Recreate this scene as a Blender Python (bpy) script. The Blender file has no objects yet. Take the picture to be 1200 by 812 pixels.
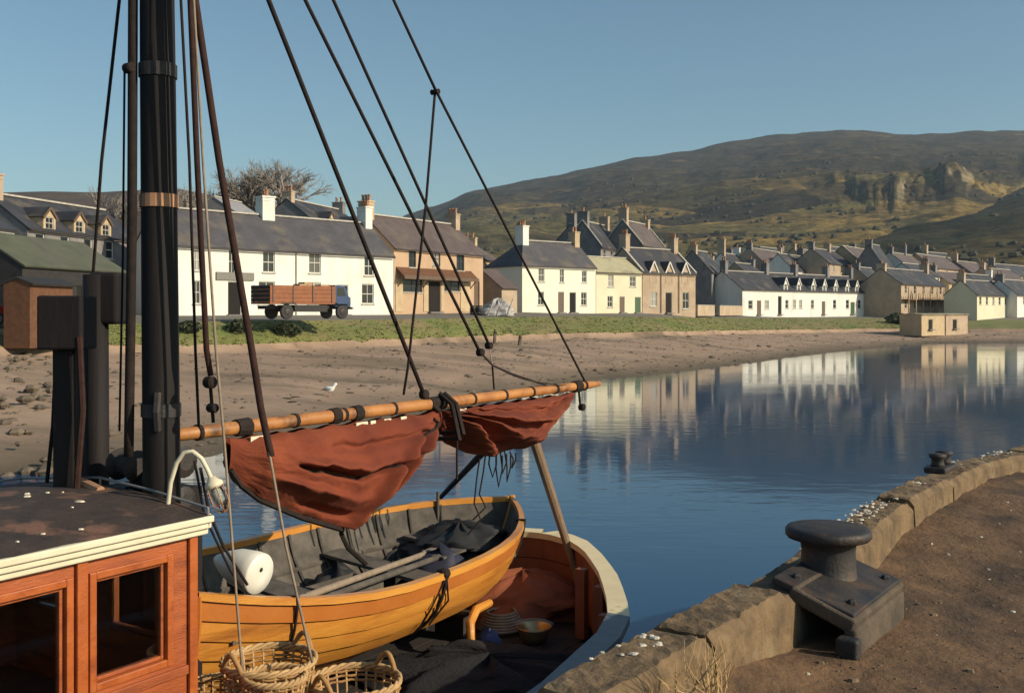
import bpy, math, random
from mathutils import Vector, noise, Matrix
random.seed(7)
S = bpy.context.scene
R = math.radians
# ---------------------------------------------------------------- camera, sky, sun, exposure
F = 1200.0; HY = 366.0                      # focal length in photo pixels, horizon row (eye level is z = 0)
cam = bpy.data.objects.new('camera', bpy.data.cameras.new('camera'))
S.collection.objects.link(cam); S.camera = cam
cam.rotation_euler = (R(90), 0, 0)
cam.data.sensor_width = 36; cam.data.lens = 36 * F / 1200
cam.data.shift_y = -(406 - HY) / 1200; cam.data.clip_start = .05; cam.data.clip_end = 12000
SUN_EL = 26; SUN_V = Vector((.93, -.37, 0)).normalized()
AZ = math.atan2(SUN_V.x, SUN_V.y)
w = bpy.data.worlds.new('World'); S.world = w; w.use_nodes = True
nt = w.node_tree; sky = nt.nodes.new('ShaderNodeTexSky'); sky.sky_type = 'NISHITA'; sky.sun_disc = False
sky.sun_elevation = R(SUN_EL); sky.sun_rotation = AZ
sky.air_density = 1.0; sky.dust_density = 1.2; sky.ozone_density = 2.0
tint = nt.nodes.new('ShaderNodeMix'); tint.data_type = 'RGBA'; tint.blend_type = 'MULTIPLY'; tint.inputs['Factor'].default_value = 1; tint.inputs[7].default_value = (.86, 1.03, .98, 1)
nt.links.new(sky.outputs[0], tint.inputs[6]); nt.links.new(tint.outputs[2], nt.nodes['Background'].inputs[0]); nt.nodes['Background'].inputs[1].default_value = .105
sl = bpy.data.lights.new('sun', 'SUN'); sl.energy = 5.0; sl.angle = R(.5); sl.color = (1, .86, .65)
so = bpy.data.objects.new('sun', sl); S.collection.objects.link(so)
tosun = Vector((SUN_V.x * math.cos(R(SUN_EL)), SUN_V.y * math.cos(R(SUN_EL)), math.sin(R(SUN_EL))))
so.rotation_euler = tosun.to_track_quat('Z', 'Y').to_euler(); so.location = tosun * 40
S.view_settings.view_transform = 'Standard'; S.view_settings.look = 'None'
S.view_settings.exposure = .08; S.view_settings.gamma = 1
WATER = -3.9

# ---------------------------------------------------------------- helpers
def P(px, py, Y): return Vector(((px - 600) / F * Y, Y, (HY - py) / F * Y))
def ground(px, py, z): Y = F * -z / (py - HY); return Vector(((px - 600) / F * Y, Y, z))
def XY(px, Y): return Vector(((px - 600) / F * Y, Y, 0))
def fbm(p, o=4): return noise.fractal(Vector(p), .9, 2.1, o)
def lerp(a, b, t): return a + (b - a) * t
def curve(pts, x):
    if x <= pts[0][0]: return pts[0][1]
    for (a, b), (c, d) in zip(pts, pts[1:]):
        if x <= c:
            t = (x - a) / (c - a); return b + (d - b) * (t * t * (3 - 2 * t) * .5 + t * .5)
    return pts[-1][1]

def tag(o, label=None, cat=None, group=None, kind=None):
    if label: o['label'] = label
    if cat: o['category'] = cat
    if group: o['group'] = group
    if kind: o['kind'] = kind
    return o
def thing(name, loc, label, cat, group=None):
    o = bpy.data.objects.new(name, None); S.collection.objects.link(o); o.location = loc
    o.empty_display_size = .3
    return tag(o, label, cat, group)
def wloc(o):
    v = Vector((0, 0, 0))
    while o: v = v + Vector(o.location); o = o.parent
    return v

class MB:
    def __init__(s): s.v = []; s.f = []
    def add(s, vs, fs):
        n = len(s.v); s.v += [tuple(v) for v in vs]; s.f += [tuple(i + n for i in f) for f in fs]; return s
    def quad(s, *p): return s.add(p, [tuple(range(len(p)))])
    def box(s, c, size, ax=(1, 0, 0), ay=None, az=(0, 0, 1)):
        ax = Vector(ax).normalized(); az = Vector(az).normalized()
        ay = Vector(ay).normalized() if ay else az.cross(ax).normalized()
        c = Vector(c); h = [k / 2 for k in size]; vs = []
        for i in (-1, 1):
            for j in (-1, 1):
                for k in (-1, 1): vs.append(c + ax * h[0] * i + ay * h[1] * j + az * h[2] * k)
        return s.add(vs, [(0, 1, 3, 2), (4, 6, 7, 5), (0, 4, 5, 1), (2, 3, 7, 6), (0, 2, 6, 4), (1, 5, 7, 3)])
    def bar(s, a, b, wd, ht, up=(0, 0, 1)):
        a = Vector(a); b = Vector(b); d = b - a; ax = d.normalized()
        ay = Vector(up).cross(ax); ay = ay.normalized() if ay.length > 1e-4 else Vector((0, 1, 0))
        return s.box((a + b) / 2, (d.length, wd, ht), ax, ay, ax.cross(ay))
    def tube(s, pts, r, n=8, cap=True):
        pts = [Vector(p) for p in pts]; m = len(pts)
        rr = r if isinstance(r, (list, tuple)) else [r] * m
        n0 = len(s.v); ref = None
        for i, p in enumerate(pts):
            t = (pts[min(i + 1, m - 1)] - pts[max(i - 1, 0)]); t = t.normalized() if t.length > 1e-9 else Vector((0, 0, 1))
            if ref is None: ref = Vector((0, 0, 1)) if abs(t.z) < .9 else Vector((1, 0, 0))
            a = (ref - t * ref.dot(t)).normalized(); ref = a; b = t.cross(a)
            for k in range(n):
                q = 2 * math.pi * k / n; s.v.append(tuple(p + (a * math.cos(q) + b * math.sin(q)) * rr[i]))
        for i in range(m - 1):
            for k in range(n):
                s.f.append((n0 + i * n + k, n0 + i * n + (k + 1) % n, n0 + (i + 1) * n + (k + 1) % n, n0 + (i + 1) * n + k))
        if cap:
            s.f.append(tuple(n0 + k for k in range(n))[::-1]); s.f.append(tuple(n0 + (m - 1) * n + k for k in range(n)))
        return s
    def lathe(s, c, prof, n=24, ax=None):
        c = Vector(c); n0 = len(s.v); M = ax.to_track_quat('Z', 'Y').to_matrix() if ax else Matrix.Identity(3)
        for r, z in prof:
            for k in range(n):
                q = 2 * math.pi * k / n; s.v.append(tuple(c + M @ Vector((r * math.cos(q), r * math.sin(q), z))))
        for i in range(len(prof) - 1):
            for k in range(n): s.f.append((n0 + i * n + k, n0 + i * n + (k + 1) % n, n0 + (i + 1) * n + (k + 1) % n, n0 + (i + 1) * n + k))
        s.f.append(tuple(n0 + k for k in range(n))[::-1]); s.f.append(tuple(n0 + (len(prof) - 1) * n + k for k in range(n)))
        return s
    def grid(s, rows, close=False):
        n0 = len(s.v); m = len(rows[0])
        for r in rows: s.v += [tuple(p) for p in r]
        for i in range(len(rows) - 1):
            for j in range(m - 1 + (1 if close else 0)):
                k = (j + 1) % m
                s.f.append((n0 + i * m + j, n0 + i * m + k, n0 + (i + 1) * m + k, n0 + (i + 1) * m + j))
        return s
    def slab(s, poly, th):            # polygon extruded along its own normal by -th
        p = [Vector(q) for q in poly]; nn = (p[1] - p[0]).cross(p[-1] - p[0]).normalized(); n = len(p)
        return s.add(p + [q - nn * th for q in p], [tuple(range(n)), tuple(range(2 * n - 1, n - 1, -1))] + [(i, i + n, (i + 1) % n + n, (i + 1) % n) for i in range(n)])
    def build(s, name, m, parent=None, smooth=False, at=None):
        off = wloc(parent) if parent else (Vector(at) if at is not None else Vector((0, 0, 0)))
        me = bpy.data.meshes.new(name)
        me.from_pydata([(v[0] - off.x, v[1] - off.y, v[2] - off.z) for v in s.v], [], s.f)
        me.materials.append(m)
        if smooth: me.polygons.foreach_set('use_smooth', [True] * len(me.polygons))
        me.update()
        o = bpy.data.objects.new(name, me); S.collection.objects.link(o)
        if parent: o.parent = parent
        else: o.location = off
        return o
def soften(o, wd=.006, seg=2):
    b = o.modifiers.new('bevel', 'BEVEL'); b.width = wd; b.segments = seg; b.limit_method = 'ANGLE'; b.angle_limit = R(40); return o

# ---------------------------------------------------------------- materials
MATS = {}
def mat(name, c1, c2=None, scale=2.0, rough=.8, bump=0.0, bscale=None, metal=0.0, stretch=(1, 1, 1), c3=None, s3=.4, detail=6, contrast=(.35, .65), spec=.5, th3=(.5, .62), coat=0, rr=0):
    m = bpy.data.materials.new(name); m.use_nodes = True; t = m.node_tree; N = t.nodes; L = t.links
    b = N['Principled BSDF']; b.inputs['Roughness'].default_value = rough; b.inputs['Metallic'].default_value = metal
    b.inputs['Specular IOR Level'].default_value = spec; b.inputs['Coat Weight'].default_value = coat; b.inputs['Coat Roughness'].default_value = .12
    g = N.new('ShaderNodeNewGeometry'); mp = N.new('ShaderNodeMapping'); mp.inputs['Scale'].default_value = stretch
    L.new(g.outputs['Position'], mp.inputs[0])
    def nz(sc, det=detail, ro=.6):
        n = N.new('ShaderNodeTexNoise'); n.inputs['Scale'].default_value = sc; n.inputs['Detail'].default_value = det
        n.inputs['Roughness'].default_value = ro; L.new(mp.outputs[0], n.inputs['Vector']); return n
    c2 = c2 or tuple(k * .75 for k in c1)
    n1 = nz(scale); rp = N.new('ShaderNodeValToRGB'); rp.color_ramp.elements[0].position = contrast[0]; rp.color_ramp.elements[1].position = contrast[1]
    rp.color_ramp.elements[0].color = (*c1, 1); rp.color_ramp.elements[1].color = (*c2, 1); L.new(n1.outputs['Fac'], rp.inputs[0])
    col = rp.outputs[0]
    if c3:
        n3 = nz(s3); r3 = N.new('ShaderNodeValToRGB'); r3.color_ramp.elements[0].position = th3[0]; r3.color_ramp.elements[1].position = th3[1]
        L.new(n3.outputs['Fac'], r3.inputs[0]); mx = N.new('ShaderNodeMix'); mx.data_type = 'RGBA'
        L.new(r3.outputs[0], mx.inputs['Factor']); L.new(col, mx.inputs[6]); mx.inputs[7].default_value = (*c3, 1); col = mx.outputs[2]
    L.new(col, b.inputs['Base Color'])
    if rr:
        n4 = nz(scale * 1.7); mr = N.new('ShaderNodeMapRange'); mr.inputs[3].default_value = rough - rr; mr.inputs[4].default_value = rough + rr
        mr.inputs[1].default_value = .3; mr.inputs[2].default_value = .7
        L.new(n4.outputs['Fac'], mr.inputs[0]); L.new(mr.outputs[0], b.inputs['Roughness'])
    if bump:
        bp = N.new('ShaderNodeBump'); bp.inputs['Strength'].default_value = 1; bp.inputs['Distance'].default_value = bump
        nb = nz(bscale or scale * 4, 8, .65); L.new(nb.outputs['Fac'], bp.inputs['Height']); L.new(bp.outputs[0], b.inputs['Normal'])
    MATS[name] = m; return m

def slate(name, c1, c2, lich=(.16, .13, .09)):
    m = mat(name, c1, c2, .9, .62, c3=lich, s3=.5, th3=(.52, .75)); t = m.node_tree; N = t.nodes; L = t.links
    g = N.new('ShaderNodeNewGeometry'); sp = N.new('ShaderNodeSeparateXYZ'); L.new(g.outputs['Position'], sp.inputs[0])
    wv = N.new('ShaderNodeMath'); wv.operation = 'MULTIPLY'; wv.inputs[1].default_value = 5.6; L.new(sp.outputs[2], wv.inputs[0])
    fr = N.new('ShaderNodeMath'); fr.operation = 'FRACT'; L.new(wv.outputs[0], fr.inputs[0])
    bp = N.new('ShaderNodeBump'); bp.inputs['Distance'].default_value = .03; L.new(fr.outputs[0], bp.inputs['Height'])
    L.new(bp.outputs[0], N['Principled BSDF'].inputs['Normal']); return m

def glass(name, col=(.02, .025, .03), rough=.06):
    m = bpy.data.materials.new(name); m.use_nodes = True; b = m.node_tree.nodes['Principled BSDF']
    b.inputs['Base Color'].default_value = (*col, 1); b.inputs['Roughness'].default_value = rough; b.inputs['IOR'].default_value = 1.5
    MATS[name] = m; return m

m_white = mat('whitewash', (.76, .74, .68), (.69, .66, .59), .9, .9, .015, 6, c3=(.50, .46, .39), s3=.6, th3=(.54, .82), stretch=(1, 1, .35))
m_cream = mat('cream_render', (.70, .64, .47), (.64, .57, .41), .4, .9, .01, 6, c3=(.6, .5, .3), s3=.4, th3=(.6, .85))
m_brownw = mat('pinkish_render', (.50, .34, .22), (.43, .29, .19), .7, .92, .02, 5, c3=(.34, .24, .17), s3=.5, th3=(.55, .8))
m_tan = mat('sandstone', (.52, .40, .25), (.42, .31, .19), 1.1, .92, .03, 4)
m_stone = mat('grey_stone', (.24, .22, .21), (.16, .15, .15), .9, .93, .03, 4)
m_pinkstone = mat('pink_stone', (.46, .35, .25), (.36, .27, .19), .9, .93, .03, 4)
m_slate = slate('slate', (.085, .08, .09), (.06, .055, .06))
m_slate2 = slate('warm_slate', (.115, .085, .08), (.085, .062, .058))
m_slate3 = slate('dark_slate', (.045, .045, .055), (.03, .03, .036))
m_paleroof = slate('pale_roof', (.42, .38, .24), (.34, .31, .20))
m_greenroof = slate('green_sheet', (.10, .105, .065), (.07, .075, .05), (.1, .09, .07))
m_ridge = mat('ridge_tile', (.5, .46, .40), (.36, .33, .29), 3, .85)
m_frame = mat('window_paint', (.62, .60, .54), (.55, .53, .47), 3, .6)
m_dkframe = mat('dark_paint', (.06, .05, .045), (.04, .035, .03), 3, .55)
m_pane = glass('window_pane'); m_pane2 = glass('window_pane_dusty', (.10, .095, .085), .2); m_pane3 = glass('window_pane_curtained', (.32, .30, .26), .4)
m_doorbr = mat('door_brown', (.14, .09, .06), (.10, .06, .04), 5, .6)
m_doordk = mat('door_dark', (.025, .02, .018), (.016, .014, .013), 5, .85, spec=.2)
m_doorgr = mat('door_green', (.05, .11, .05), (.04, .08, .04), 5, .5)
m_doorbl = mat('door_blue', (.02, .03, .06), (.015, .02, .04), 5, .5)
m_iron = mat('cast_iron', (.02, .02, .024), (.05, .04, .035), 7, .62, .004, 60, metal=.2, c3=(.10, .055, .03), s3=5, th3=(.56, .75), rr=.12)
m_tar = mat('tarred_board', (.018, .016, .016), (.03, .026, .024), 3, .7, .01, 10)
m_pot = mat('clay_pot', (.42, .22, .12), (.32, .17, .1), 6, .85)
m_hutbr = mat('hut_timber', (.15, .06, .026), (.09, .04, .02), 4, .8, .01, 18)

# ---------------------------------------------------------------- setting: water, land, hills
m_water = bpy.data.materials.new('sea_water'); m_water.use_nodes = True
t = m_water.node_tree; N = t.nodes; L = t.links; b = N['Principled BSDF']
b.inputs['Base Color'].default_value = (.012, .056, .126, 1); b.inputs['Roughness'].default_value = .06; b.inputs['IOR'].default_value = 1.333
g = N.new('ShaderNodeNewGeometry')
def wnoise(scale, st, det):
    mp = N.new('ShaderNodeMapping'); mp.inputs['Scale'].default_value = st; L.new(g.outputs['Position'], mp.inputs[0])
    n = N.new('ShaderNodeTexNoise'); n.inputs['Scale'].default_value = scale; n.inputs['Detail'].default_value = det; n.inputs['Roughness'].default_value = .5
    L.new(mp.outputs[0], n.inputs['Vector']); return n
n1 = wnoise(2.2, (.45, 1, 1), 3); n2 = wnoise(.09, (.5, 1, 1), 2)
rp = N.new('ShaderNodeMapRange'); rp.inputs[1].default_value = .42; rp.inputs[2].default_value = .62; rp.inputs[3].default_value = .0016; rp.inputs[4].default_value = .010
L.new(n2.outputs['Fac'], rp.inputs[0])
bp = N.new('ShaderNodeBump'); bp.inputs['Strength'].default_value = 1
L.new(rp.outputs[0], bp.inputs['Distance']); L.new(n1.outputs['Fac'], bp.inputs['Height']); L.new(bp.outputs[0], b.inputs['Normal'])
tag(MB().quad((-900, -400, WATER), (900, -400, WATER), (900, 260, WATER), (-900, 260, WATER)).build('sea_water', m_water), kind='structure')

m_beach = mat('beach_shingle', (.37, .255, .178), (.26, .178, .122), .5, .95, .06, 3.0, stretch=(.45, 1.3, 1), c3=(.15, .11, .07), s3=.22, th3=(.52, .70), contrast=(.3, .7))
def wet(m, z0, z1, k):
    t = m.node_tree; N = t.nodes; L = t.links; b = N['Principled BSDF']; src = b.inputs['Base Color'].links[0].from_socket
    g = N.new('ShaderNodeNewGeometry'); sp = N.new('ShaderNodeSeparateXYZ'); L.new(g.outputs['Position'], sp.inputs[0])
    mr = N.new('ShaderNodeMapRange'); mr.inputs[1].default_value = z0; mr.inputs[2].default_value = z1; mr.inputs[3].default_value = 1; mr.inputs[4].default_value = 0; L.new(sp.outputs[2], mr.inputs[0])
    mx = N.new('ShaderNodeMix'); mx.data_type = 'RGBA'; L.new(mr.outputs[0], mx.inputs['Factor']); L.new(src, mx.inputs[6]); mx.inputs[7].default_value = (*k, 1); L.new(mx.outputs[2], b.inputs['Base Color'])
wet(m_beach, -3.85, -3.35, (.10, .075, .045))
m_grass = mat('turf', (.125, .155, .038), (.19, .18, .055), .35, .95, .06, 3, c3=(.24, .17, .09), s3=.16, th3=(.48, .66))
m_road = mat('street', (.16, .145, .12), (.13, .115, .095), .5, .95, .01, 8)
m_field = mat('rough_ground', (.10, .095, .045), (.13, .10, .055), .05, .95, .1, .6)

# shore columns: waterline, top of beach, top of grass bank, street front, each (x, y, z)
COLS = [
 [(-70, -30), (-90, -10, -1.9), (-100, 5, -.7), (-110, 15, -.3)],
 [(-34, 6), (-52, 26, -1.8), (-57, 34, -.9), (-62, 44, -.5)],
 [(-20, 16), (-31, 37, -1.6), (-34, 44, -.9), (-37, 54, -.5)],
 [(-11.5, 24.5), (-23.5, 47, -1.7), (-26, 53, -.8), (-29, 62, -.35)],
 [(-7, 29), (-16.8, 58, -1.95), (-18.0, 62, -.55), (-22, 71, -.25)],
 [(-3.3, 37), (-9.2, 67.5, -1.95), (-10.2, 73, -.5), (-10, 85, -.2)],
 [(.2, 47.5), (-2.5, 79, -1.95), (-2, 87, -.45), (-1, 99, -.05)],
 [(4.4, 58), (4.5, 88, -1.95), (5, 99, -.4), (6, 110, -.12)],
 [(11, 67), (15, 100, -2.0), (15, 109, -.5), (16, 119, -.15)],
 [(19, 80), (26, 118, -2.2), (26, 132, -.7), (28, 142, -.3)],
 [(29, 96), (40, 138, -2.45), (40, 152, -.9), (43, 164, -.5)],
 [(45, 119), (56, 150, -2.5), (59, 165, -1.0), (64, 180, -.6)],
 [(55, 129), (66, 152, -2.6), (70, 168, -1.3), (76, 184, -.7)],
 [(68, 130), (80, 150, -2.5), (86, 168, -1.2), (92, 184, -.6)],
 [(100, 124), (110, 146, -2.2), (116, 165, -1.0), (122, 184, -.5)],
 [(220, 90), (225, 120, -2), (230, 140, -.8), (240, 170, -.4)],
]
def cat(p0, p1, p2, p3, t): return .5 * ((2 * p1) + (-p0 + p2) * t + (2 * p0 - 5 * p1 + 4 * p2 - p3) * t * t + (-p0 + 3 * p1 - 3 * p2 + p3) * t ** 3)
cols = []
for i in range(len(COLS) - 1):
    n = 14
    for k in range(n):
        c = []
        for j in range(4):
            q = [Vector((*COLS[max(0, min(len(COLS) - 1, i + o))][j], WATER)[:3]) for o in (-1, 0, 1, 2)]
            c.append(cat(*q, k / n))
        cols.append(c)
rows_b = []; rows_g = []; rows_r = []
for ci, c in enumerate(cols):
    W, B, G_, H = c; out = (W - B); out.z = 0; out.normalize()
    wob = fbm((ci * .13, 3, 0)) * 1.6
    W = W + out * wob; B2 = B + out * fbm((ci * .21, 8, 0)) * 1.1
    r = [W + out * 14 + Vector((0, 0, -1.6)), W + out * 3 + Vector((0, 0, -.35))]
    for k in range(25):
        s_ = k / 24; p = W.lerp(B2, s_)
        p.z = lerp(WATER, B2.z - .28, s_ ** .9) + fbm((p.x * .25, p.y * .25, 0)) * .13 * min(1, s_ * 5) + .05 * fbm((p.x * 1.1, p.y * 1.1, 4))
        r.append(p)
    lip = B2 - out * .5 + Vector((0, 0, .12 + .15 * fbm((ci * .5, 1, 1))))
    r.append(lip); rows_b.append(r); g_ = [lip]
    for k in range(1, 13):
        s_ = k / 12; p = lip.lerp(G_, s_); p.z = lerp(lip.z, G_.z, s_ ** .8) + .10 * fbm((p.x * .3, p.y * .3, 7)) * (1 - s_ * .5); g_.append(p)
    rows_g.append(g_)
    back = H - out * 26; back.z = H.z + .5; far = H - out * 260; far.z = H.z + 6
    rows_r.append([g_[-1], G_.lerp(H, .5), H, back, far])
tag(MB().grid(rows_b).build('beach', m_beach, smooth=True), kind='structure')
tag(MB().grid(rows_g).build('grass_bank', m_grass, smooth=True), kind='structure')
tag(MB().grid([r[:3] + [r[3]] for r in rows_r]).build('street', m_road, smooth=True), kind='structure')
tag(MB().grid([r[3:] for r in rows_r]).build('rough_ground', m_field, smooth=True), kind='structure')

def hillmat(name, dark, mid, gold, f1, f2, zf):
    m = bpy.data.materials.new(name); m.use_nodes = True; t = m.node_tree; N = t.nodes; L = t.links; b = N['Principled BSDF']; b.inputs['Roughness'].default_value = .95; b.inputs['Specular IOR Level'].default_value = .1
    g = N.new('ShaderNodeNewGeometry'); mp = N.new('ShaderNodeMapping'); mp.inputs['Scale'].default_value = (.55, .55, 1.7); L.new(g.outputs['Position'], mp.inputs[0])
    def nz(sc, det, src=None):
        n = N.new('ShaderNodeTexNoise'); n.inputs['Scale'].default_value = sc; n.inputs['Detail'].default_value = det; n.inputs['Roughness'].default_value = .65; L.new((src or mp).outputs[0], n.inputs['Vector']); return n
    def ramp(src, els):
        r = N.new('ShaderNodeValToRGB'); e = r.color_ramp.elements
        while len(e) < len(els): e.new(.5)
        for k, (po, c) in zip(e, els): k.position = po; k.color = (*c, 1)
        L.new(src, r.inputs[0]); return r.outputs[0]
    def mix(f, a, c):
        x = N.new('ShaderNodeMix'); x.data_type = 'RGBA'; L.new(f, x.inputs['Factor']); L.new(a, x.inputs[6]); L.new(c, x.inputs[7]); return x.outputs[2]
    base = ramp(nz(.012, 9).outputs['Fac'], [(.34, dark), (.47, mid), (.56, dark), (.66, gold)])
    vo = N.new('ShaderNodeTexVoronoi'); vo.inputs['Scale'].default_value = .018; vo.inputs['Randomness'].default_value = 1
    mp2 = N.new('ShaderNodeMapping'); mp2.inputs['Scale'].default_value = (.45, .5, 2.0); L.new(g.outputs['Position'], mp2.inputs[0]); L.new(mp2.outputs[0], vo.inputs['Vector'])
    sx = N.new('ShaderNodeSeparateXYZ'); L.new(vo.outputs['Color'], sx.inputs[0])
    fields = ramp(sx.outputs[0], [(.0, dark), (.3, f1), (.55, dark), (.75, f2), (1, mid)])
    sp = N.new('ShaderNodeSeparateXYZ'); L.new(g.outputs['Position'], sp.inputs[0]); ad = N.new('ShaderNodeMath'); ad.operation = 'MULTIPLY_ADD'; L.new(nz(.006, 3).outputs['Fac'], ad.inputs[0]); ad.inputs[1].default_value = 260; L.new(sp.outputs[2], ad.inputs[2])
    mr = N.new('ShaderNodeMapRange'); mr.inputs[1].default_value = zf; mr.inputs[2].default_value = zf + 60; mr.inputs[3].default_value = .8; mr.inputs[4].default_value = 0; L.new(ad.outputs[0], mr.inputs[0])
    col = mix(mr.outputs[0], base, fields); 
    # bare rock where the ground is steep
    sn = N.new('ShaderNodeSeparateXYZ'); L.new(g.outputs['Normal'], sn.inputs[0]); rk = N.new('ShaderNodeMapRange'); rk.inputs[1].default_value = .78; rk.inputs[2].default_value = .62; rk.inputs[3].default_value = 0; rk.inputs[4].default_value = .85; L.new(sn.outputs[2], rk.inputs[0])
    rock = ramp(nz(.05, 6).outputs['Fac'], [(.35, (.17, .145, .10)), (.65, (.32, .26, .16))]); col = mix(rk.outputs[0], col, rock)
    dk = ramp(nz(.11, 5).outputs['Fac'], [(.36, (.45, .45, .45)), (.62, (1.25, 1.2, 1.1))]); mu = N.new('ShaderNodeMix'); mu.data_type = 'RGBA'; mu.blend_type = 'MULTIPLY'; mu.inputs['Factor'].default_value = 1; L.new(col, mu.inputs[6]); L.new(dk, mu.inputs[7]); col = mu.outputs[2]
    L.new(col, b.inputs['Base Color'])
    bp = N.new('ShaderNodeBump'); bp.inputs['Distance'].default_value = 9; L.new(nz(.06, 9).outputs['Fac'], bp.inputs['Height']); L.new(bp.outputs[0], b.inputs['Normal']); return m
m_hill = hillmat('moor', (.036, .032, .027), (.072, .058, .034), (.16, .105, .05), (.42, .29, .09), (.20, .165, .06), 250)
m_hill2 = hillmat('near_moor', (.024, .028, .020), (.045, .042, .024), (.11, .08, .035), (.18, .13, .05), (.07, .075, .03), 150)
m_hill3 = mat('wooded_rise', (.10, .075, .06), (.07, .055, .05), .2, .95, .4, .5)
HILLROWS = {}
def hill(name, m, prof, Y0, Y1, z0, pw, amp, px0, px1, n, rows, back=1.25, spur=None, rough=1.0):
    rws = []
    for i in range(n + 1):
        px = lerp(px0, px1, i / n); r = []; k = (px - 600) / F
        for j in range(rows + 1):
            s_ = j / rows; Y = lerp(Y0, Y1, s_ ** 1.15); top = (HY - curve(prof, px)) / F * Y1
            X = k * Y; h = lerp(z0, top, s_ ** pw)
            env = math.sin(math.pi * min(1, s_ * 1.02)) ** .7 if s_ < .98 else 0
            h += amp * env * (fbm((X * .0035 * rough, Y * .0035 * rough, 2.3), 6)) * (.35 + s_)
            h += amp * .10 * (fbm((X * .02, Y * .02, 5), 4)) * min(1, s_ * 3)
            if spur: h += spur(px, s_)
            r.append(Vector((X, Y, h)))
        e = r[-1]; r.append(Vector((e.x * back, e.y * back, e.z * .75))); rws.append(r)
    HILLROWS[name] = rws
    return tag(MB().grid(rws).build(name, m, smooth=True), kind='structure')
def sst(a, b_, x): x = max(0, min(1, (x - a) / (b_ - a))); return x * x * (3 - 2 * x)
def crag(px, s_):
    msk = max(0, 1 - ((px - 1120) / 200) ** 2) if px < 1120 else max(0, 1 - ((px - 1120) / 200) ** 2)
    if msk <= 0 or s_ < .3: return 0
    n_ = noise.noise(Vector((px * .022, 1, 0))) * .035 + noise.noise(Vector((px * .07, 5, 0))) * .018 + noise.noise(Vector((px * .19, s_ * 30, 3))) * .008
    e = .47 + n_ - .05 * math.sin((px - 900) / 95.0) + .05 * noise.noise(Vector((px * .011, 9, 0)))
    h = 21 * msk ** .7 * (.75 + .6 * noise.noise(Vector((px * .03, 2, 7)))) * (sst(e - .04, e + .02, s_) - sst(e + .02, e + .32, s_)) + 3.5 * msk * (noise.noise(Vector((px * .16, s_ * 55, 2))) + .6 * noise.noise(Vector((px * .31, s_ * 90, 5)))) * math.exp(-((s_ - e) / .06) ** 2)
    u = (px - 1120) / 110; sp_ = (max(0, 1 + u) if u < 0 else max(0, 1 - u * 2.0)) if -1 < u < .5 else 0
    h += 22 * sp_ ** 1.3 * math.exp(-((s_ - .42) / .12) ** 2) * (1 + .25 * noise.noise(Vector((px * .06, s_ * 14, 0))))
    return h
hill('moorland_hill', m_hill, [(-900, 352), (200, 330), (430, 275), (480, 251), (505, 243), (560, 222), (640, 208), (700, 195), (745, 185), (800, 178), (860, 165), (920, 157), (980, 153), (1010, 153), (1060, 158), (1110, 156), (1150, 153), (1230, 153), (1300, 160), (1500, 190), (2000, 260)],
     420, 2300, 2, 1.35, 26, -300, 1900, 820, 150, spur=crag)
hill('moorland_ridge', m_hill2, [(700, 362), (860, 330), (960, 285), (1025, 256), (1100, 240), (1160, 226), (1200, 217), (1300, 195), (1500, 180), (1900, 230)],
     330, 1250, 2, 1.2, 12, 700, 1900, 360, 90)
hill('wooded_rise', m_hill3, [(-700, 262), (-200, 235), (0, 226), (60, 225), (112, 226), (150, 224), (205, 222), (240, 228), (270, 240), (330, 268), (420, 300), (500, 350)],
     100, 175, -1, 1.0, 2.5, -700, 500, 160, 24, rough=12)
# ---------------------------------------------------------------- buildings
def facade_holes(mb, p, Lu, z0, z1, holes, rev=.16):
    """wall from (0,z0) to (Lu,z1) with rectangular holes and reveals; p(u, v, z) -> world, v is depth into the house"""
    us = sorted({0, Lu, *[h[0] for h in holes], *[h[2] for h in holes]}); zs = sorted({z0, z1, *[h[1] for h in holes], *[h[3] for h in holes]})
    for i in range(len(us) - 1):
        for j in range(len(zs) - 1):
            cu = (us[i] + us[i + 1]) / 2; cz = (zs[j] + zs[j + 1]) / 2
            if any(h[0] < cu < h[2] and h[1] < cz < h[3] for h in holes): continue
            mb.quad(p(us[i], 0, zs[j]), p(us[i + 1], 0, zs[j]), p(us[i + 1], 0, zs[j + 1]), p(us[i], 0, zs[j + 1]))
    for a, b_, c, d in holes:
        q = [(a, b_), (c, b_), (c, d), (a, d)]
        for k in range(4):
            s_, e = q[k], q[(k + 1) % 4]
            mb.quad(p(s_[0], 0, s_[1]), p(s_[0], rev, s_[1]), p(e[0], rev, e[1]), p(e[0], 0, e[1]))

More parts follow.
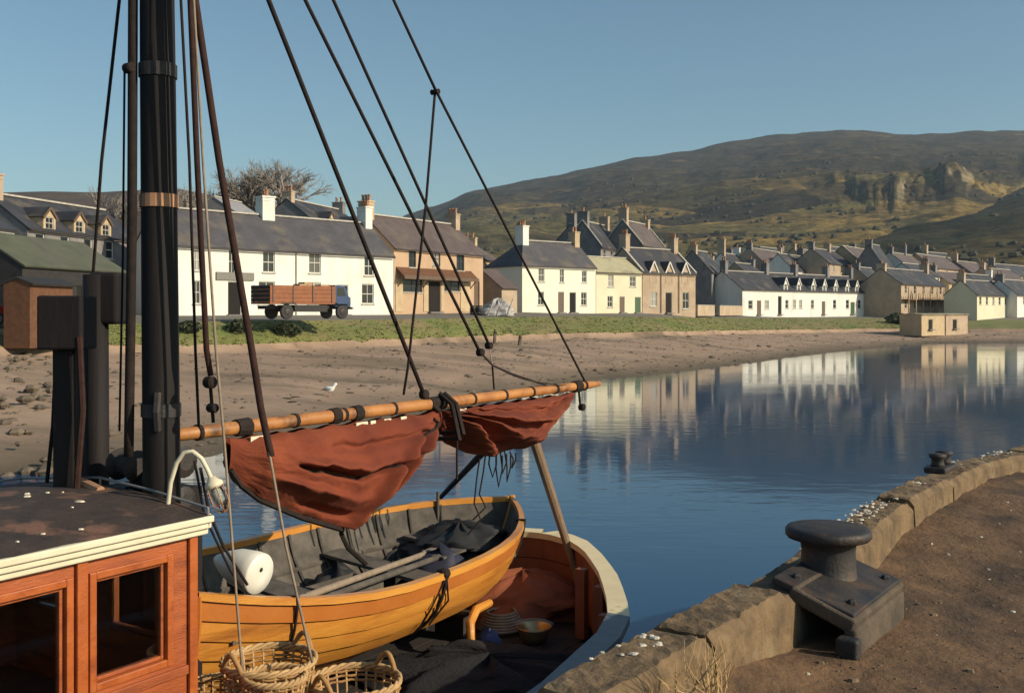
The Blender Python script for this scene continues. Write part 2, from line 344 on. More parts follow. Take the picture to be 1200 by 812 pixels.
def window_part(root, p, a, b_, c, d, fm, bars=(1, 1), rev=.12, sill=True, pane=None):
    fw = min(.07, (c - a) * .1); mb = MB()
    def pc(u0, z0, u1, z1, v0, v1):
        vs = [p(u, v, z) for v in (v0, v1) for u, z in ((u0, z0), (u1, z0), (u1, z1), (u0, z1))]
        mb.add(vs, [(0, 1, 2, 3), (7, 6, 5, 4), (0, 4, 5, 1), (1, 5, 6, 2), (2, 6, 7, 3), (3, 7, 4, 0)])
    v0, v1 = rev - .05, rev + .03
    pc(a, b_, a + fw, d, v0, v1); pc(c - fw, b_, c, d, v0, v1); pc(a + fw, b_, c - fw, b_ + fw, v0, v1); pc(a + fw, d - fw, c - fw, d, v0, v1)
    for k in range(bars[0]):
        u = lerp(a, c, (k + 1) / (bars[0] + 1)); pc(u - fw * .3, b_ + fw, u + fw * .3, d - fw, v0 + .01, v1)
    for k in range(bars[1]):
        z = lerp(b_, d, (k + 1) / (bars[1] + 1)); pc(a + fw, z - fw * .4, c - fw, z + fw * .4, v0 + .006, v1 - .004)
    o = mb.build('window', fm, root)
    MB().quad(p(a + .01, rev, b_ + .01), p(c - .01, rev, b_ + .01), p(c - .01, rev, d - .01), p(a + .01, rev, d - .01)).build('pane', pane or random.choice((m_pane, m_pane, m_pane, m_pane2, m_pane3)), o)
    if sill:
        mb = MB(); pc2 = []
        vs = [p(u, v, z) for v in (-.09, rev - .06) for u, z in ((a - .07, b_ - .09), (c + .07, b_ - .09), (c + .07, b_ - .004), (a - .07, b_ - .004))]
        mb.add(vs, [(0, 1, 2, 3), (7, 6, 5, 4), (0, 4, 5, 1), (1, 5, 6, 2), (2, 6, 7, 3), (3, 7, 4, 0)]); mb.build('sill', m_ridge, o)
    return o

def chimney(root, c, u, wd, dp, zb, zt, m, pots=2, potm=None):
    mb = MB(); mb.box((c.x, c.y, (zb + zt) / 2), (wd, dp, zt - zb), u); mb.box((c.x, c.y, zt + .06), (wd + .14, dp + .14, .12), u)
    mb.box((c.x, c.y, zt - .22), (wd + .07, dp + .07, .08), u)
    o = mb.build('chimney', m, root)
    for k in range(pots):
        q = c + u * ((k + .5) / pots - .5) * (wd - .15); q = Vector((q.x, q.y, zt + .12))
        MB().lathe(q, [(.14, 0), (.12, .3), (.11, .42), (.15, .46), (.15, .55), (.10, .55)], 8).build('chimney_pot', potm or m_pot, o)
    return o

class House:
    def __init__(s, name, label, A, B, z0, zt, depth, rise, mw, mr, cat='house', group=None, windows=(), doors=(), hip=0, fm=None, ridge=True, gable_m=None, gut=True, skew=False, bars=(1, 1), pixel=True, zback=None):
        s.A = Vector((A.x, A.y, 0)); s.B = Vector((B.x, B.y, 0)); s.u = (s.B - s.A).normalized(); s.Lu = (s.B - s.A).length
        s.n = Vector((s.u.y, -s.u.x, 0)); s.z0, s.zt, s.depth, s.rise = z0, zt, depth, rise
        if s.n.dot(-(s.A + s.B) / 2) < 0: s.n = -s.n
        s.root = thing(name, (s.A + s.B) / 2 - s.n * depth / 2 + Vector((0, 0, z0)), label, cat, group)
        r = s.root; p = s.p; fm = fm or m_frame; Lu, D = s.Lu, depth
        wins = [s.rect(w_) for w_ in windows] if pixel else list(windows)
        drs = []
        for d_ in doors:
            q = s.rect(d_[:4]) if pixel else list(d_[:4]); drs.append((q[0], z0 + .02, q[2], q[3], d_[4] if len(d_) > 4 else m_doorbr))
        mb = MB(); facade_holes(mb, p, Lu, z0 - .8, zt, wins + [q[:4] for q in drs])
        zr = zt + rise; zb = z0 - .8
        mb.quad(p(0, D, zb), p(0, 0, zb), p(0, 0, zt), *([p(0, D / 2, zr)] if not hip else []), p(0, D, zt))
        mb.quad(p(Lu, 0, zb), p(Lu, D, zb), p(Lu, D, zt), p(Lu, D / 2, zr), p(Lu, 0, zt))
        mb.quad(p(Lu, D, zb), p(0, D, zb), p(0, D, zt), p(Lu, D, zt))
        s.wall = mb.build('wall', mw, r)
        sl = rise / (D / 2); ev = .22; e0 = zt - ev * sl; th = .09; up = .05
        a0 = -.06 if not hip else -.2; a1 = Lu + .06; mb = MB(); h0 = hip if hip else a0
        mb.slab([p(a0, -ev, e0 + up), p(a1, -ev, e0 + up), p(a1, D / 2, zr + up), p(h0, D / 2, zr + up)], th)
        mb.slab([p(a1, D + ev, e0 + up), p(a0, D + ev, e0 + up), p(h0, D / 2, zr + up), p(a1, D / 2, zr + up)], th)
        if hip: mb.slab([p(a0, D + ev, e0 + up), p(a0, -ev, e0 + up), p(h0, D / 2, zr + up)], th)
        s.roof = mb.build('roof', mr, r)
        if ridge: MB().bar(p(h0, D / 2, zr + .09), p(a1, D / 2, zr + .09), .34, .12).build('ridge', m_ridge, s.roof)
        if skew:
            for uu in ((0, Lu) if not hip else (Lu,)):
                m2 = MB()
                m2.bar(p(uu, -.1, zt + .06), p(uu, D / 2, zr + .16), .26, .14); m2.bar(p(uu, D + .1, zt + .06), p(uu, D / 2, zr + .16), .26, .14); m2.build('skew', m_ridge, s.roof)
        if gut:
            MB().tube([p(0, -ev - .05, e0 - .04), p(Lu, -ev - .05, e0 - .06)], .055, 6).build('gutter', m_dkframe, r)
        for q in wins: window_part(r, p, *q, fm, bars)
        for a, b_, c, d, dm in drs:
            m2 = MB()
            m2.box(p((a + c) / 2, .13, (b_ + d) / 2), (c - a - .1, .06, d - b_ - .06), s.u); o = m2.build('door', dm, r)
            m2 = MB()
            for uu in (a + .025, c - .025): m2.box(p(uu, .11, (b_ + d) / 2), (.05, .1, d - b_), s.u)
            m2.box(p((a + c) / 2, .11, d - .03), (c - a - .1, .1, .06), s.u); m2.build('door_frame', fm, o)
            MB().box(p((a + c) / 2, -.15, z0 + .03), (c - a + .2, .4, .12), s.u).build('doorstep', m_stone, o)
    def p(s, u, v, z): return s.A + s.u * u - s.n * v + Vector((0, 0, z))
    def uz(s, px, py):
        k = (px - 600) / F; Y = (s.A.x * s.u.y - s.A.y * s.u.x) / (k * s.u.y - s.u.x)
        pt = Vector((k * Y, Y, 0)); return (pt - s.A).dot(s.u), (HY - py) / F * Y
    def rect(s, r):
        u0, z1 = s.uz(r[0], r[1]); u1, z0 = s.uz(r[2], r[3]); z0b = s.uz(r[0], r[3])[1]
        return [u0, min(z0, z0b), u1, max(z1, s.uz(r[2], r[1])[1])]
    def chim(s, u, zt, wd=.9, dp=.7, m=None, pots=2, v=None):
        c = s.p(u, s.depth / 2 if v is None else v, 0)
        zb = s.zt + s.rise - 1.0 if v is None else s.zt
        return chimney(s.root, c, s.n, dp if False else wd, dp, zb, zt, m or m_white, pots)
    def dormer(s, u, wd, zb, ze, za, mw, mr=None, win=None, v0=0.0, fm=None, gable=True, bars=(1, 1), bb=None):
        """gabled dormer whose face stands at depth v0"""
        p = s.p; sl = s.rise / (s.depth / 2); a, c = u - wd / 2, u + wd / 2
        vb = min((za - s.zt) / sl, s.depth / 2); ve = min((ze - s.zt) / sl, s.depth / 2)
        face = v0 - .03; mb = MB(); g = wd * .17
        wz0, wz1 = zb + .12, ze - .02
        holes = [[a + g, wz0, c - g, wz1]]
        facade_holes(mb, lambda uu, v, z: p(a + uu, face + v, z), wd, zb, ze, [[h[0] - a, h[1], h[2] - a, h[3]] for h in holes], .1)
        mb.quad(p(a, face, ze), p(c, face, ze), p(u, face, za))
        mb.quad(p(a, ve + .2, zb), p(a, face, zb), p(a, face, ze), p(a, ve + .2, ze)); mb.quad(p(c, face, zb), p(c, ve + .2, zb), p(c, ve + .2, ze), p(c, face, ze))
        o = mb.build('dormer', mw, s.root)
        window_part(o, lambda uu, v, z: p(uu, face + v, z), *holes[0], fm or m_frame, bars, .08, False) if False else None
        q = holes[0]; pp = lambda uu, v, z: p(uu, face + v, z)
        m2 = MB(); 
        for k in (q[0] + .03, (q[0] + q[2]) / 2, q[2] - .03): m2.box(pp(k, .06, (q[1] + q[3]) / 2), (.06 if k != (q[0] + q[2]) / 2 else .035, .05, q[3] - q[1]), s.u)
        for k in (q[1] + .03, (q[1] + q[3]) / 2, q[3] - .03): m2.box(pp((q[0] + q[2]) / 2, .062, k), (q[2] - q[0], .045, .055), s.u)
        m2.build('window_frame', fm or m_frame, o)
        MB().quad(pp(q[0], .085, q[1]), pp(q[2], .085, q[1]), pp(q[2], .085, q[3]), pp(q[0], .085, q[3])).build('pane', m_pane, o)
        ov = .1; k_ = (za - ze) / (wd / 2); m3 = MB()
        for sg, e in ((-1, a), (1, c)):
            q4 = [p(e + sg * ov, face - .08, ze - ov * k_ + .04), p(u, face - .08, za + .04), p(u, vb + .15, za + .04), p(e + sg * ov, ve + .15, ze - ov * k_ + .04)]
            m3.slab(q4 if sg > 0 else q4[::-1], .06)
        m3.build('dormer_roof', mr or s.roof.data.materials[0], o)
        m4 = MB()
        for sg, e in ((-1, a), (1, c)): m4.bar(p(e + sg * ov, face - .1, ze - ov * k_ - .02), p(u, face - .1, za + .0), .05, .16)
        m4.build('bargeboard', bb or m_frame, o)
        return o

# --- the long white terrace with the lorry in front
GR = 'houses along the waterfront street'
h1 = House('white_terrace', 'long whitewashed terrace with dark slate roof behind the parked lorry', XY(206, 71), XY(461, 85), -.25, 4.75, 6.4, 2.75, m_white, m_slate, 'house', GR,
    windows=[(268, 293, 276, 320), (308, 295.6, 322, 319), (362, 296, 376, 320), (427, 301, 438, 323), (303, 330, 322, 357), (361, 331, 376, 356), (424, 333, 438, 356), (226, 329, 235, 356), (226, 292, 235, 317)],
    doors=[(267, 330, 283, 366, m_doordk), (395, 334, 408, 367, m_doordk)])
u_, z_ = h1.uz(333, 240); h1.chim(u_ + .4, 8.9, 1.0, 1.1, m_white, 2)
u_, z_ = h1.uz(441, 240); h1.chim(h1.Lu - .5, 8.8, 1.2, .7, m_white, 3)
sg = MB(); a = h1.rect((253, 320, 297, 328)); sg.box(h1.p((a[0] + a[2]) / 2, -.07, (a[1] + a[3]) / 2), (a[2] - a[0], .08, a[3] - a[1]), h1.u); sg.build('sign_board', mat('sign_paint', (.20, .19, .16), (.15, .14, .12), 9, .6), h1.root)
u_, _ = h1.uz(347, 330); MB().tube([h1.p(u_, -.09, 4.5), h1.p(u_, -.09, -.2)], .05, 6).build('downpipe', m_frame, h1.root)

# --- brown shop house
h2 = House('shop_house', 'brown rendered house with shopfront canopy beside the long white terrace', XY(461.6, 86.6), XY(566, 98), -.05, 5.55, 6.6, 2.9, m_brownw, m_slate2, 'house', GR,
    windows=[(479, 293, 487.5, 313), (507, 295, 516, 312), (535, 296, 544, 317), (472, 328, 495, 342), (520, 329, 539, 341)], doors=[(502, 330, 516, 365, m_doordk), (555.5, 330, 562, 365, m_doorbr)], fm=m_dkframe)
h2.chim(.3, 9.5, 1.2, .7, m_tan, 3); h2.chim(h2.Lu - .4, 9.4, 1.3, .7, m_pinkstone, 3)
a = h2.rect((463, 319.5, 552, 325)); u0, u1 = a[0] + .1, a[2]
mb = MB(); mb.slab([h2.p(u0, -.9, a[1] + .10), h2.p(u1, -.9, a[1] + .10), h2.p(u1, 0.02, a[3] + .15), h2.p(u0, .02, a[3] + .15)], .07); c_ = mb.build('canopy', m_hutbr, h2.root)
mb = MB(); mb.box(h2.p((u0 + u1) / 2, -.92, a[1] + .02), (u1 - u0, .05, .3), h2.u); mb.build('fascia', m_doorbr, c_)
for k in range(4):
    uu = lerp(u0 + .2, u1 - .2, k / 3); MB().bar(h2.p(uu, -.02, a[1] - .8), h2.p(uu, -.75, a[1]), .07, .07).build('bracket', m_doorbr, c_)
for k, c in enumerate(((463, 471.5), (496, 501.5), (516.5, 520), (539.5, 551))):
    q = h2.rect((c[0], 326, c[1], 365)); MB().box(h2.p((q[0] + q[2]) / 2, -.03, (q[1] + q[3]) / 2), (q[2] - q[0], .07, q[3] - q[1]), h2.u).build('shopfront_pilaster', m_tan, h2.root)

# --- lean-to shed, hip roofed white house, cream cottage, dormered stone house
sh = House('lean_to_shed', 'small tan lean to shed with pale slate roof beside hip roofed white house', XY(588, 99.5), XY(606, 101), -.1, 2.4, 6.0, 1.9, m_pinkstone, m_slate2, 'shed', None, ridge=False, gut=False)
h4 = House('white_house', 'white house with hipped slate roof and two dark doors beside the cream cottage', XY(612, 106.5), XY(698, 113), -.1, 5.0, 6.2, 2.7, mat('ivory_wash', (.78, .75, .62), (.72, .69, .56), .5, .9, .01, 6), m_slate, 'house', GR, hip=2.6,
    windows=[(631, 315, 638, 330), (656, 316, 661, 331), (682, 317.5, 687.5, 331), (630.5, 342, 637.5, 357.5), (681, 342.5, 687.5, 358)], doors=[(654, 342, 661, 367, m_doorbr), (667.5, 342.5, 675, 367, m_doordk)])
h4.chim(2.5, 9.2, 1.3, .8, m_white, 3); h4.chim(h4.Lu - .4, 8.9, 1.1, .7, m_tan, 2)
h5 = House('cream_cottage', 'cream cottage with pale roof and green end door next to dormered house', XY(698.6, 113.2), XY(752, 118), -.1, 4.55, 5.0, 1.7, m_cream, m_paleroof, 'house', GR,
    windows=[(712.5, 322.5, 719, 336), (738, 324, 745, 336), (712, 347, 718, 360)], doors=[(726, 347.5, 732, 367.5), (744, 348, 751, 367.5, m_doorgr)])
h6 = House('dormered_house', 'pinkish stone house with three pointed wall dormers and arched doorway', XY(753, 118.2), XY(815, 124), -.15, 4.7, 6.6, 2.9, m_pinkstone, m_slate3, 'house', GR,
    windows=[(762, 342.5, 770, 359), (800, 342.5, 807.5, 362)], doors=[(780, 342.5, 787.5, 367, m_doordk)], skew=True)
for px in (765.8, 784.3, 803): u_, _ = h6.uz(px, 320); h6.dormer(u_, 1.35, 3.4, 4.8, 5.95, m_pinkstone, m_slate3)
h6.chim(.4, 9.1, 1.1, .7, m_pinkstone, 3); h6.chim(h6.Lu - .4, 9.0, 1.1, .7, m_pinkstone, 3)
for px in (774, 795):
    u_, _ = h6.uz(px, 340); MB().tube([h6.p(u_, -.1, 4.4), h6.p(u_, -.1, -.1)], .05, 6).build('downpipe', m_doorbr, h6.root)
# low garden wall in two lengths with a gap
for (a, c, lb) in ((816, 836, 'low pink garden wall running from dormered house to the gap'), (842, 869, 'low pink garden wall between the gap and the far white row')):
    A_, B_ = XY(a, lerp(125, 148, (a - 816) / 53)), XY(c, lerp(125, 148, (c - 816) / 53)); d_ = (B_ - A_)
    r_ = thing('garden_wall', (A_ + B_) / 2 + Vector((0, 0, -.4)), lb, 'wall', 'garden walls')
    MB().bar(A_ + Vector((0, 0, .2)), B_ + Vector((0, 0, .2)), .35, 1.3).build('wall', m_pinkstone, r_); MB().bar(A_ + Vector((0, 0, .89)), B_ + Vector((0, 0, .89)), .45, .08).build('coping', m_ridge, r_)
# --- far white row
h8 = House('white_cottage_row', 'long low white cottage row with eight small dormers across the bay', XY(870, 150), XY(1020, 176), -.4, 3.45, 7.2, 2.7, m_white, m_slate3, 'house', GR,
    windows=[(877, 352, 882, 362), (896, 352, 901, 362)] + [(800 + x / 3, 351.5, 800 + x / 3 + 3.6, 361.5) for x in (361, 387, 409, 451, 529, 574, 616, 637)],
    doors=[(887, 352, 892, 369), (911.7, 347, 916, 369, m_doordk), (963, 353, 967, 370), (996.7, 354, 1001.7, 370, m_doorgr)], bars=(0, 1))
for px in (920.7, 936, 953, 966, 979, 992.7, 1004, 1015): u_, _ = h8.uz(px, 340); h8.dormer(u_, 1.15, 3.3, 4.35, 5.35, m_white, m_slate3)
for u in (.5, h8.Lu * .3, h8.Lu * .52, h8.Lu * .78, h8.Lu - .5): h8.chim(u, 7.6, 1.0, .7, m_stone, 2)
h8b = House('low_white_outbuilding', 'low white outbuilding joined to the end of the far cottage row', XY(1020.6, 176.2), XY(1048, 182), -.5, 2.2, 6, 1.9, m_white, m_slate3, 'house', None, windows=[(1036, 358, 1039, 365)], doors=[(1030.5, 357, 1034, 370)], bars=(0, 1))

def auto(Lu, z0, zt, n, rows=2, wd=.9, ht=1.3):
    r = []
    for k in range(n):
        u = Lu * (k + .5) / n
        for j in range(rows):
            zb = zt - .35 - ht - j * 2.5
            if zb > z0 + .5: r.append((u - wd / 2, zb, u + wd / 2, zb + ht))
    return r
def bg(name, label, a, Ya, c, Yc, z0, y_e, rise, depth, mw, mr, n=3, chims=(), rows=2, dorm=(), cm=None, **k):
    A_, B_ = XY(a, Ya), XY(c, Yc); zt = (HY - y_e) / F * Ya
    h = House(name, label, A_, B_, z0, zt, depth, rise, mw, mr, 'house', 'houses in the town behind', windows=auto((B_ - A_).length, z0, zt, n, rows), pixel=False, bars=(0, 1), **k)
    for f, ht in chims: h.chim(lerp(.4, h.Lu - .4, f), zt + rise + ht * random.uniform(.4, .95), random.uniform(.8, 1.5), .75, cm or random.choice((m_stone, m_stone, m_pinkstone, mw)), random.choice((1, 2, 3)))
    for f in dorm: h.dormer(h.Lu * f, 1.2, zt - .1, zt + .85, zt + 1.45, mw if mw != m_stone else m_tan, mr, bb=m_doorbr, fm=m_ridge)
    return h
bg('stone_villa', 'dark gabled stone villa with tall chimneys behind the cream cottage', 704, 130, 730, 138, .3, 288, 3.2, 5.0, m_stone, m_slate3, 3, [(0, 2.0), (1, 1.6)], skew=True)
bg('stone_villa', 'dark stone villa with pale skews behind the dormered house', 752, 134, 779, 142, .3, 286, 3.2, 5.4, m_stone, m_slate2, 3, [(0, 2.3), (1, .9)], skew=True)
bg('stone_house', 'grey gabled house between dormered house and far white row', 834, 152, 850, 158, 0, 318, 3.2, 6.0, m_stone, m_slate3, 2, [(0, 1.2)])
bg('cream_house', 'cream fronted house behind grey gable of far row', 832, 182, 852, 190, 1, 322, 3, 6, m_cream, m_slate3, 2, [(1, 1.4)])
bg('white_house', 'white house with dark chimneys rising above start of far row', 866, 190, 896, 204, 1, 318, 3.5, 7, m_white, m_slate3, 3, [(0, 3.0), (.6, 2.4), (1, 1.8)])
bg('stone_house', 'tall brown stone house with dormers above the far white row', 898, 196, 934, 212, 1, 310, 3.3, 7, m_pinkstone, m_slate2, 4, [(0, 2.2), (1, 2.0)], dorm=(.3, .7))
bg('white_house', 'white gabled house squeezed between stone houses above far row', 930, 186, 957, 196, 1, 316, 3, 6, m_white, m_slate3, 3, [(1, 2.2)])
bg('stone_house', 'pinkish two storey stone house with bright front above far row', 972, 188, 1008, 202, 1, 308, 2.8, 7, m_pinkstone, m_slate3, 4, [(0, 2.2), (.5, 1.8), (1, 1.6)])
bg('stone_house', 'tan stone house with pale skews beside pinkish stone house', 1008, 198, 1034, 210, 1, 307, 3.2, 7, m_tan, m_slate2, 3, [(1, 2.2)], skew=True)
bg('grey_house', 'tall grey gabled house behind the low white outbuilding', 1040, 190, 1052, 196, 0, 318, 5.2, 7, m_stone, m_slate3, 1, [(0, 1.6)])
bg('white_house', 'white upper house with red chimney pots above the balcony shop', 1064, 196, 1096, 212, 1, 312, 2.8, 7, m_white, m_slate2, 4, [(0, 2.0), (.5, 2.4)])
bg('pink_house', 'long pale pink house on the rise above the balcony shop', 1094, 208, 1134, 226, 1, 313, 2.8, 7, m_brownw, m_slate2, 4, [(1, 1.8)])
h9 = bg('balcony_shop', 'pinkish two storey shop with timber balcony beside the cream row', 1056, 170, 1107, 184, -.6, 332, 2.6, 7, m_pinkstone, m_slate3, 5, [(0, 1.7), (1, 1.6)])
mb = MB(); mb.box(h9.p(h9.Lu / 2, -.6, 2.1), (h9.Lu - .4, 1.2, .14), h9.u); o = mb.build('balcony', m_hutbr, h9.root)
for k in range(7):
    uu = lerp(.3, h9.Lu - .3, k / 6); MB().box(h9.p(uu, -1.15, 1.8), (.12, .12, 4.8), h9.u).build('post', m_tan, o)
for k in range(24):
    uu = lerp(.3, h9.Lu - .3, (k + .5) / 24); MB().box(h9.p(uu, -1.14, 2.7), (.2, .05, 1.0), h9.u).build('board', m_tan, o)
h10 = bg('cream_row', 'long cream row with dark slate roof near the waterside huts', 1145, 168, 1189, 180, -.6, 345, 2.4, 5.4, m_cream, m_slate3, 6, [(0, 1.4), (1, 1.2)], rows=1)
bg('white_house', 'white house standing beyond the end of the cream row', 1192, 176, 1250, 196, -.6, 345, 2.6, 6, m_white, m_slate3, 4, [(0, 1.3)], rows=1)
bg('stone_house', 'low grey house with long roof up behind the cream row', 1138, 222, 1176, 240, 1, 319, 2.6, 7, m_stone, m_slate2, 4, [(0, 1.6), (1, 1.4)], rows=1)
bg('stone_house', 'tan house far up behind the white end house', 1180, 232, 1230, 250, 1, 322, 2.6, 7, m_tan, m_slate3, 4, [(0, 1.4)], rows=1)
bg('stone_house', 'dark stone house tucked behind the hipped white house', 690, 150, 712, 156, .3, 286, 3.0, 6, m_stone, m_slate3, 2, [(0, 1.8)])
bg('tan_house', 'small tan gabled house behind the brown shop house', 566, 112, 586, 118, 0, 303, 2.2, 7.0, m_tan, m_slate2, 1, [(1, 1.0)])
for a, Ya, c, Yc, ye, ri, mw_, mr_, lb in (
    (852, 205, 872, 212, 312, 2.6, m_pinkstone, m_slate3, 'small pinkish house above the garden wall gap'), (905, 222, 930, 230, 303, 2.6, m_white, m_slate3, 'white house peeping over the tall brown stone house'),
    (945, 215, 970, 224, 304, 2.4, m_tan, m_slate2, 'tan house peeping over the white gabled house'), (985, 222, 1015, 232, 300, 2.2, m_white, m_slate3, 'pale house peeping over the pinkish stone house'),
    (1022, 178, 1040, 184, 330, 2.6, m_pinkstone, m_slate3, 'pinkish house just behind the low white outbuilding'), (1076, 188, 1104, 198, 322, 2.2, m_white, m_slate3, 'white fronted house squeezed behind the balcony shop'),
    (1112, 196, 1140, 204, 331, 2.2, m_tan, m_slate2, 'tan house behind the dark gable of cream row'), (1150, 196, 1178, 206, 333, 2.0, m_white, m_slate3, 'white house showing over the cream row roof'),
    (1168, 210, 1200, 222, 326, 2.2, m_pinkstone, m_slate2, 'pinkish house on the rise above the white end house'), (1098, 232, 1124, 240, 306, 2.2, m_tan, m_slate3, 'small tan house highest above the long pink house'),
    (880, 176, 900, 182, 324, 2.4, m_tan, m_slate3, 'small tan house directly behind start of far row')):
    bg('town_house', lb, a, Ya, c, Yc, .5, ye, ri, 6, mw_, mr_, 3, [(random.choice((0, 1)), 1.6)], rows=2)
# behind the long terrace
hb = bg('dark_house', 'dark slate house with two pale dormers behind the long white terrace', 372, 104, 432, 116, 0, 262, 2.6, 7, m_stone, m_slate3, 4, [(0, 1.6), (1, 1.2)], dorm=(.25, .72))
bg('grey_cottage', 'small grey roofed cottage below the bare tree behind the terrace', 282, 104, 312, 110, 0, 252, 1.9, 6, m_stone, mat('pale_slate', (.3, .3, .31), (.24, .24, .25), 1, .7), 2, [])
# far left cluster
hl = bg('dormered_row', 'dark roofed stone row with three small dormers behind the black shed', 32, 67, 164, 79, -.3, 266, 2.3, 6.4, m_stone, m_slate3, 5, [(0, 1.5)], dorm=(.17, .42, .66))
bg('white_gable_house', 'white walled house with dark roof behind the red car', -110, 54, 17, 64, -.3, 251, 2.0, 6, m_white, m_slate3, 4, [(.93, 1.7)], cm=m_pot, ridge=False)
bs = House('boat_shed', 'black tarred boat shed with green sheet roof behind timber hut', XY(26, 52), XY(146, 61), -.6, 2.45, 5.6, 1.7, m_tar, m_greenroof, 'shed', None, windows=[(100, 328, 121, 341)], doors=[(90, 335, 98, 385, m_doordk)], ridge=False, gut=False, fm=m_tar)
hut = House('timber_hut', 'orange brown timber hut with dark blue door in front of black shed', XY(35, 47), XY(85, 50.5), -.85, 1.35, 1.3, .25, m_hutbr, m_tar, 'hut', None, doors=[(47, 347, 77, 388, m_doorbl)], ridge=False, gut=False, fm=m_hutbr)
# waterside huts on the far shore
for a, Ya, c, Yc, lb, mm in ((1080, 138, 1107, 142, 'pale timber hut at the waterside below the balcony shop', m_tan), (1108.5, 143, 1134, 147, 'pinkish flat roofed hut at the waterside beside the pale hut', m_pinkstone)):
    House('waterside_hut', lb, XY(a, Ya), XY(c, Yc), -2.4, -.3, 3.2, .12, mm, m_paleroof, 'hut', None, windows=[], doors=[(a + 8, 374, a + 13, 386, m_doordk)], ridge=False, gut=False)
# ---------------------------------------------------------------- lorry, car, heap, trees, shore bits
m_lorry = mat('lorry_board', (.28, .095, .034), (.20, .07, .028), 3, .7, .006, 20)
m_blue = mat('blue_paint', (.016, .048, .14), (.012, .035, .1), 3, .5); m_black = mat('black_rubber', (.018, .018, .018), (.028, .027, .026), 8, .75)
m_crate = mat('crate_wood', (.46, .30, .18), (.36, .23, .14), 6, .8); m_grey = mat('dull_steel', (.25, .25, .25), (.18, .18, .18), 6, .5)
LA = Vector((-15.05, 61.6, 0)); LD = (h1.B - h1.A).normalized(); LN = Vector((LD.y, -LD.x, 0)); LZ = -.42
def lp(l, s_, z): return LA + LD * l + LN * s_ + Vector((0, 0, LZ + z))      # l along, s_ to the near side
lorry = thing('lorry', LA + LD * 3.2 + Vector((0, 0, LZ)), 'flatbed lorry with brown boarded sides and blue cab parked on the street', 'lorry')
MB().box(lp(3.1, 0, .72), (6.2, .9, .2), LD).build('chassis', m_black, lorry)
MB().box(lp(2.9, 0, .66), (2.4, 1.9, .42), LD).build('under_shade', m_black, lorry)  # black box added for the dark shade below the bed
bed = MB().box(lp(2.25, 0, .98), (4.7, 2.1, .12), LD).build('bed', m_lorry, lorry)
for sd in (-1, 1):
    for k in range(4): soften(MB().box(lp(2.25, sd * 1.03, 1.17 + k * .25), (4.7, .05, .24), LD).build('side_board', m_lorry, bed), .01)
    for k in range(4): MB().box(lp(.12 + k * 1.42, sd * 1.075, 1.55), (.09, .05, 1.04), LD).build('stake', m_doorbr, bed)
for k in range(4): MB().box(lp(-.07, 0, 1.17 + k * .25), (.05, 2.0, .24), LD).build('tailboard', m_tar, bed)  # rear boards in black, their shade put into the colour
MB().box(lp(4.63, 0, 1.58), (.06, 2.1, 1.1), LD).build('headboard', m_lorry, bed)
cabp = [(4.75, .75), (6.0, .75), (6.0, 1.35), (5.85, 1.42), (5.55, 2.1), (4.75, 2.14)]
mb = MB(); n_ = len(cabp); mb.add([lp(a, -.85, z) for a, z in cabp] + [lp(a, .85, z) for a, z in cabp], [tuple(range(n_)), tuple(range(2 * n_ - 1, n_ - 1, -1))] + [(i, i + n_, (i + 1) % n_ + n_, (i + 1) % n_) for i in range(n_)])
cab = soften(mb.build('cab', m_blue, lorry), .05, 3)
for sd in (-1, 1): MB().slab([lp(4.95, sd * .862, 1.45), lp(5.6, sd * .862, 1.45), lp(5.42, sd * .862, 1.98), lp(4.95, sd * .862, 1.98)][::sd], .01).build('window', m_pane, cab)
MB().slab([lp(5.87, -.7, 1.46), lp(5.87, .7, 1.46), lp(5.60, .7, 2.03), lp(5.60, -.7, 2.03)], .01).build('windscreen', m_pane, cab)
MB().box(lp(6.02, 0, 1.05), (.05, .8, .5), LD).build('grille', m_grey, cab); MB().box(lp(6.12, 0, .68), (.1, 1.8, .14), LD).build('bumper', m_grey, lorry)
for sd in (-1, 1): MB().lathe(lp(6.02, sd * .62, 1.05), [(.12, 0), (.12, .06), (.08, .08)], 10, LD).build('headlight', m_frame, cab)
for l, in ((1.2,), (5.3,)):
    for sd in (-1, 1):
        wv = thing_w = MB().lathe(lp(l, sd * .82 - .12, .46), [(.30, 0), (.42, .01), (.46, .06), (.46, .18), (.42, .23), (.30, .24)], 18, LN).build('wheel', m_black, lorry)
        MB().lathe(lp(l, sd * .82 + (.125 if sd > 0 else -.125 - .02), .46), [(.22, 0), (.2, .03), (.08, .05)], 14, LN).build('rim', m_iron, wv)
        MB().box(lp(l, sd * .95, .97), (1.0, .3, .05), LD).build('mudguard', m_blue if l > 3 else m_black, lorry)
for k, (l, s_, lb) in enumerate(((2.6, .3, 'pale crate riding in the middle of the lorry bed'), (3.3, -.2, 'tall pale crate behind the headboard on the lorry bed'), (4.1, .4, 'small crate against the lorry headboard'))):
    c = thing('crate', lp(l, s_, 1.05), lb, 'crate', 'crates on the lorry'); hh = (1.12, 1.25, 1.1)[k]
    for j in range(4): MB().box(lp(l, s_, 1.06 + hh * (j + .5) / 4), (.62, .6, hh / 4 - .03), LD).build('slat', m_crate, c)
    for e in (-.3, .3):
        for f in (-.31, .31): MB().box(lp(l + e, s_ + f, 1.05 + hh / 2), (.07, .05, hh), LD).build('corner_post', m_crate, c)

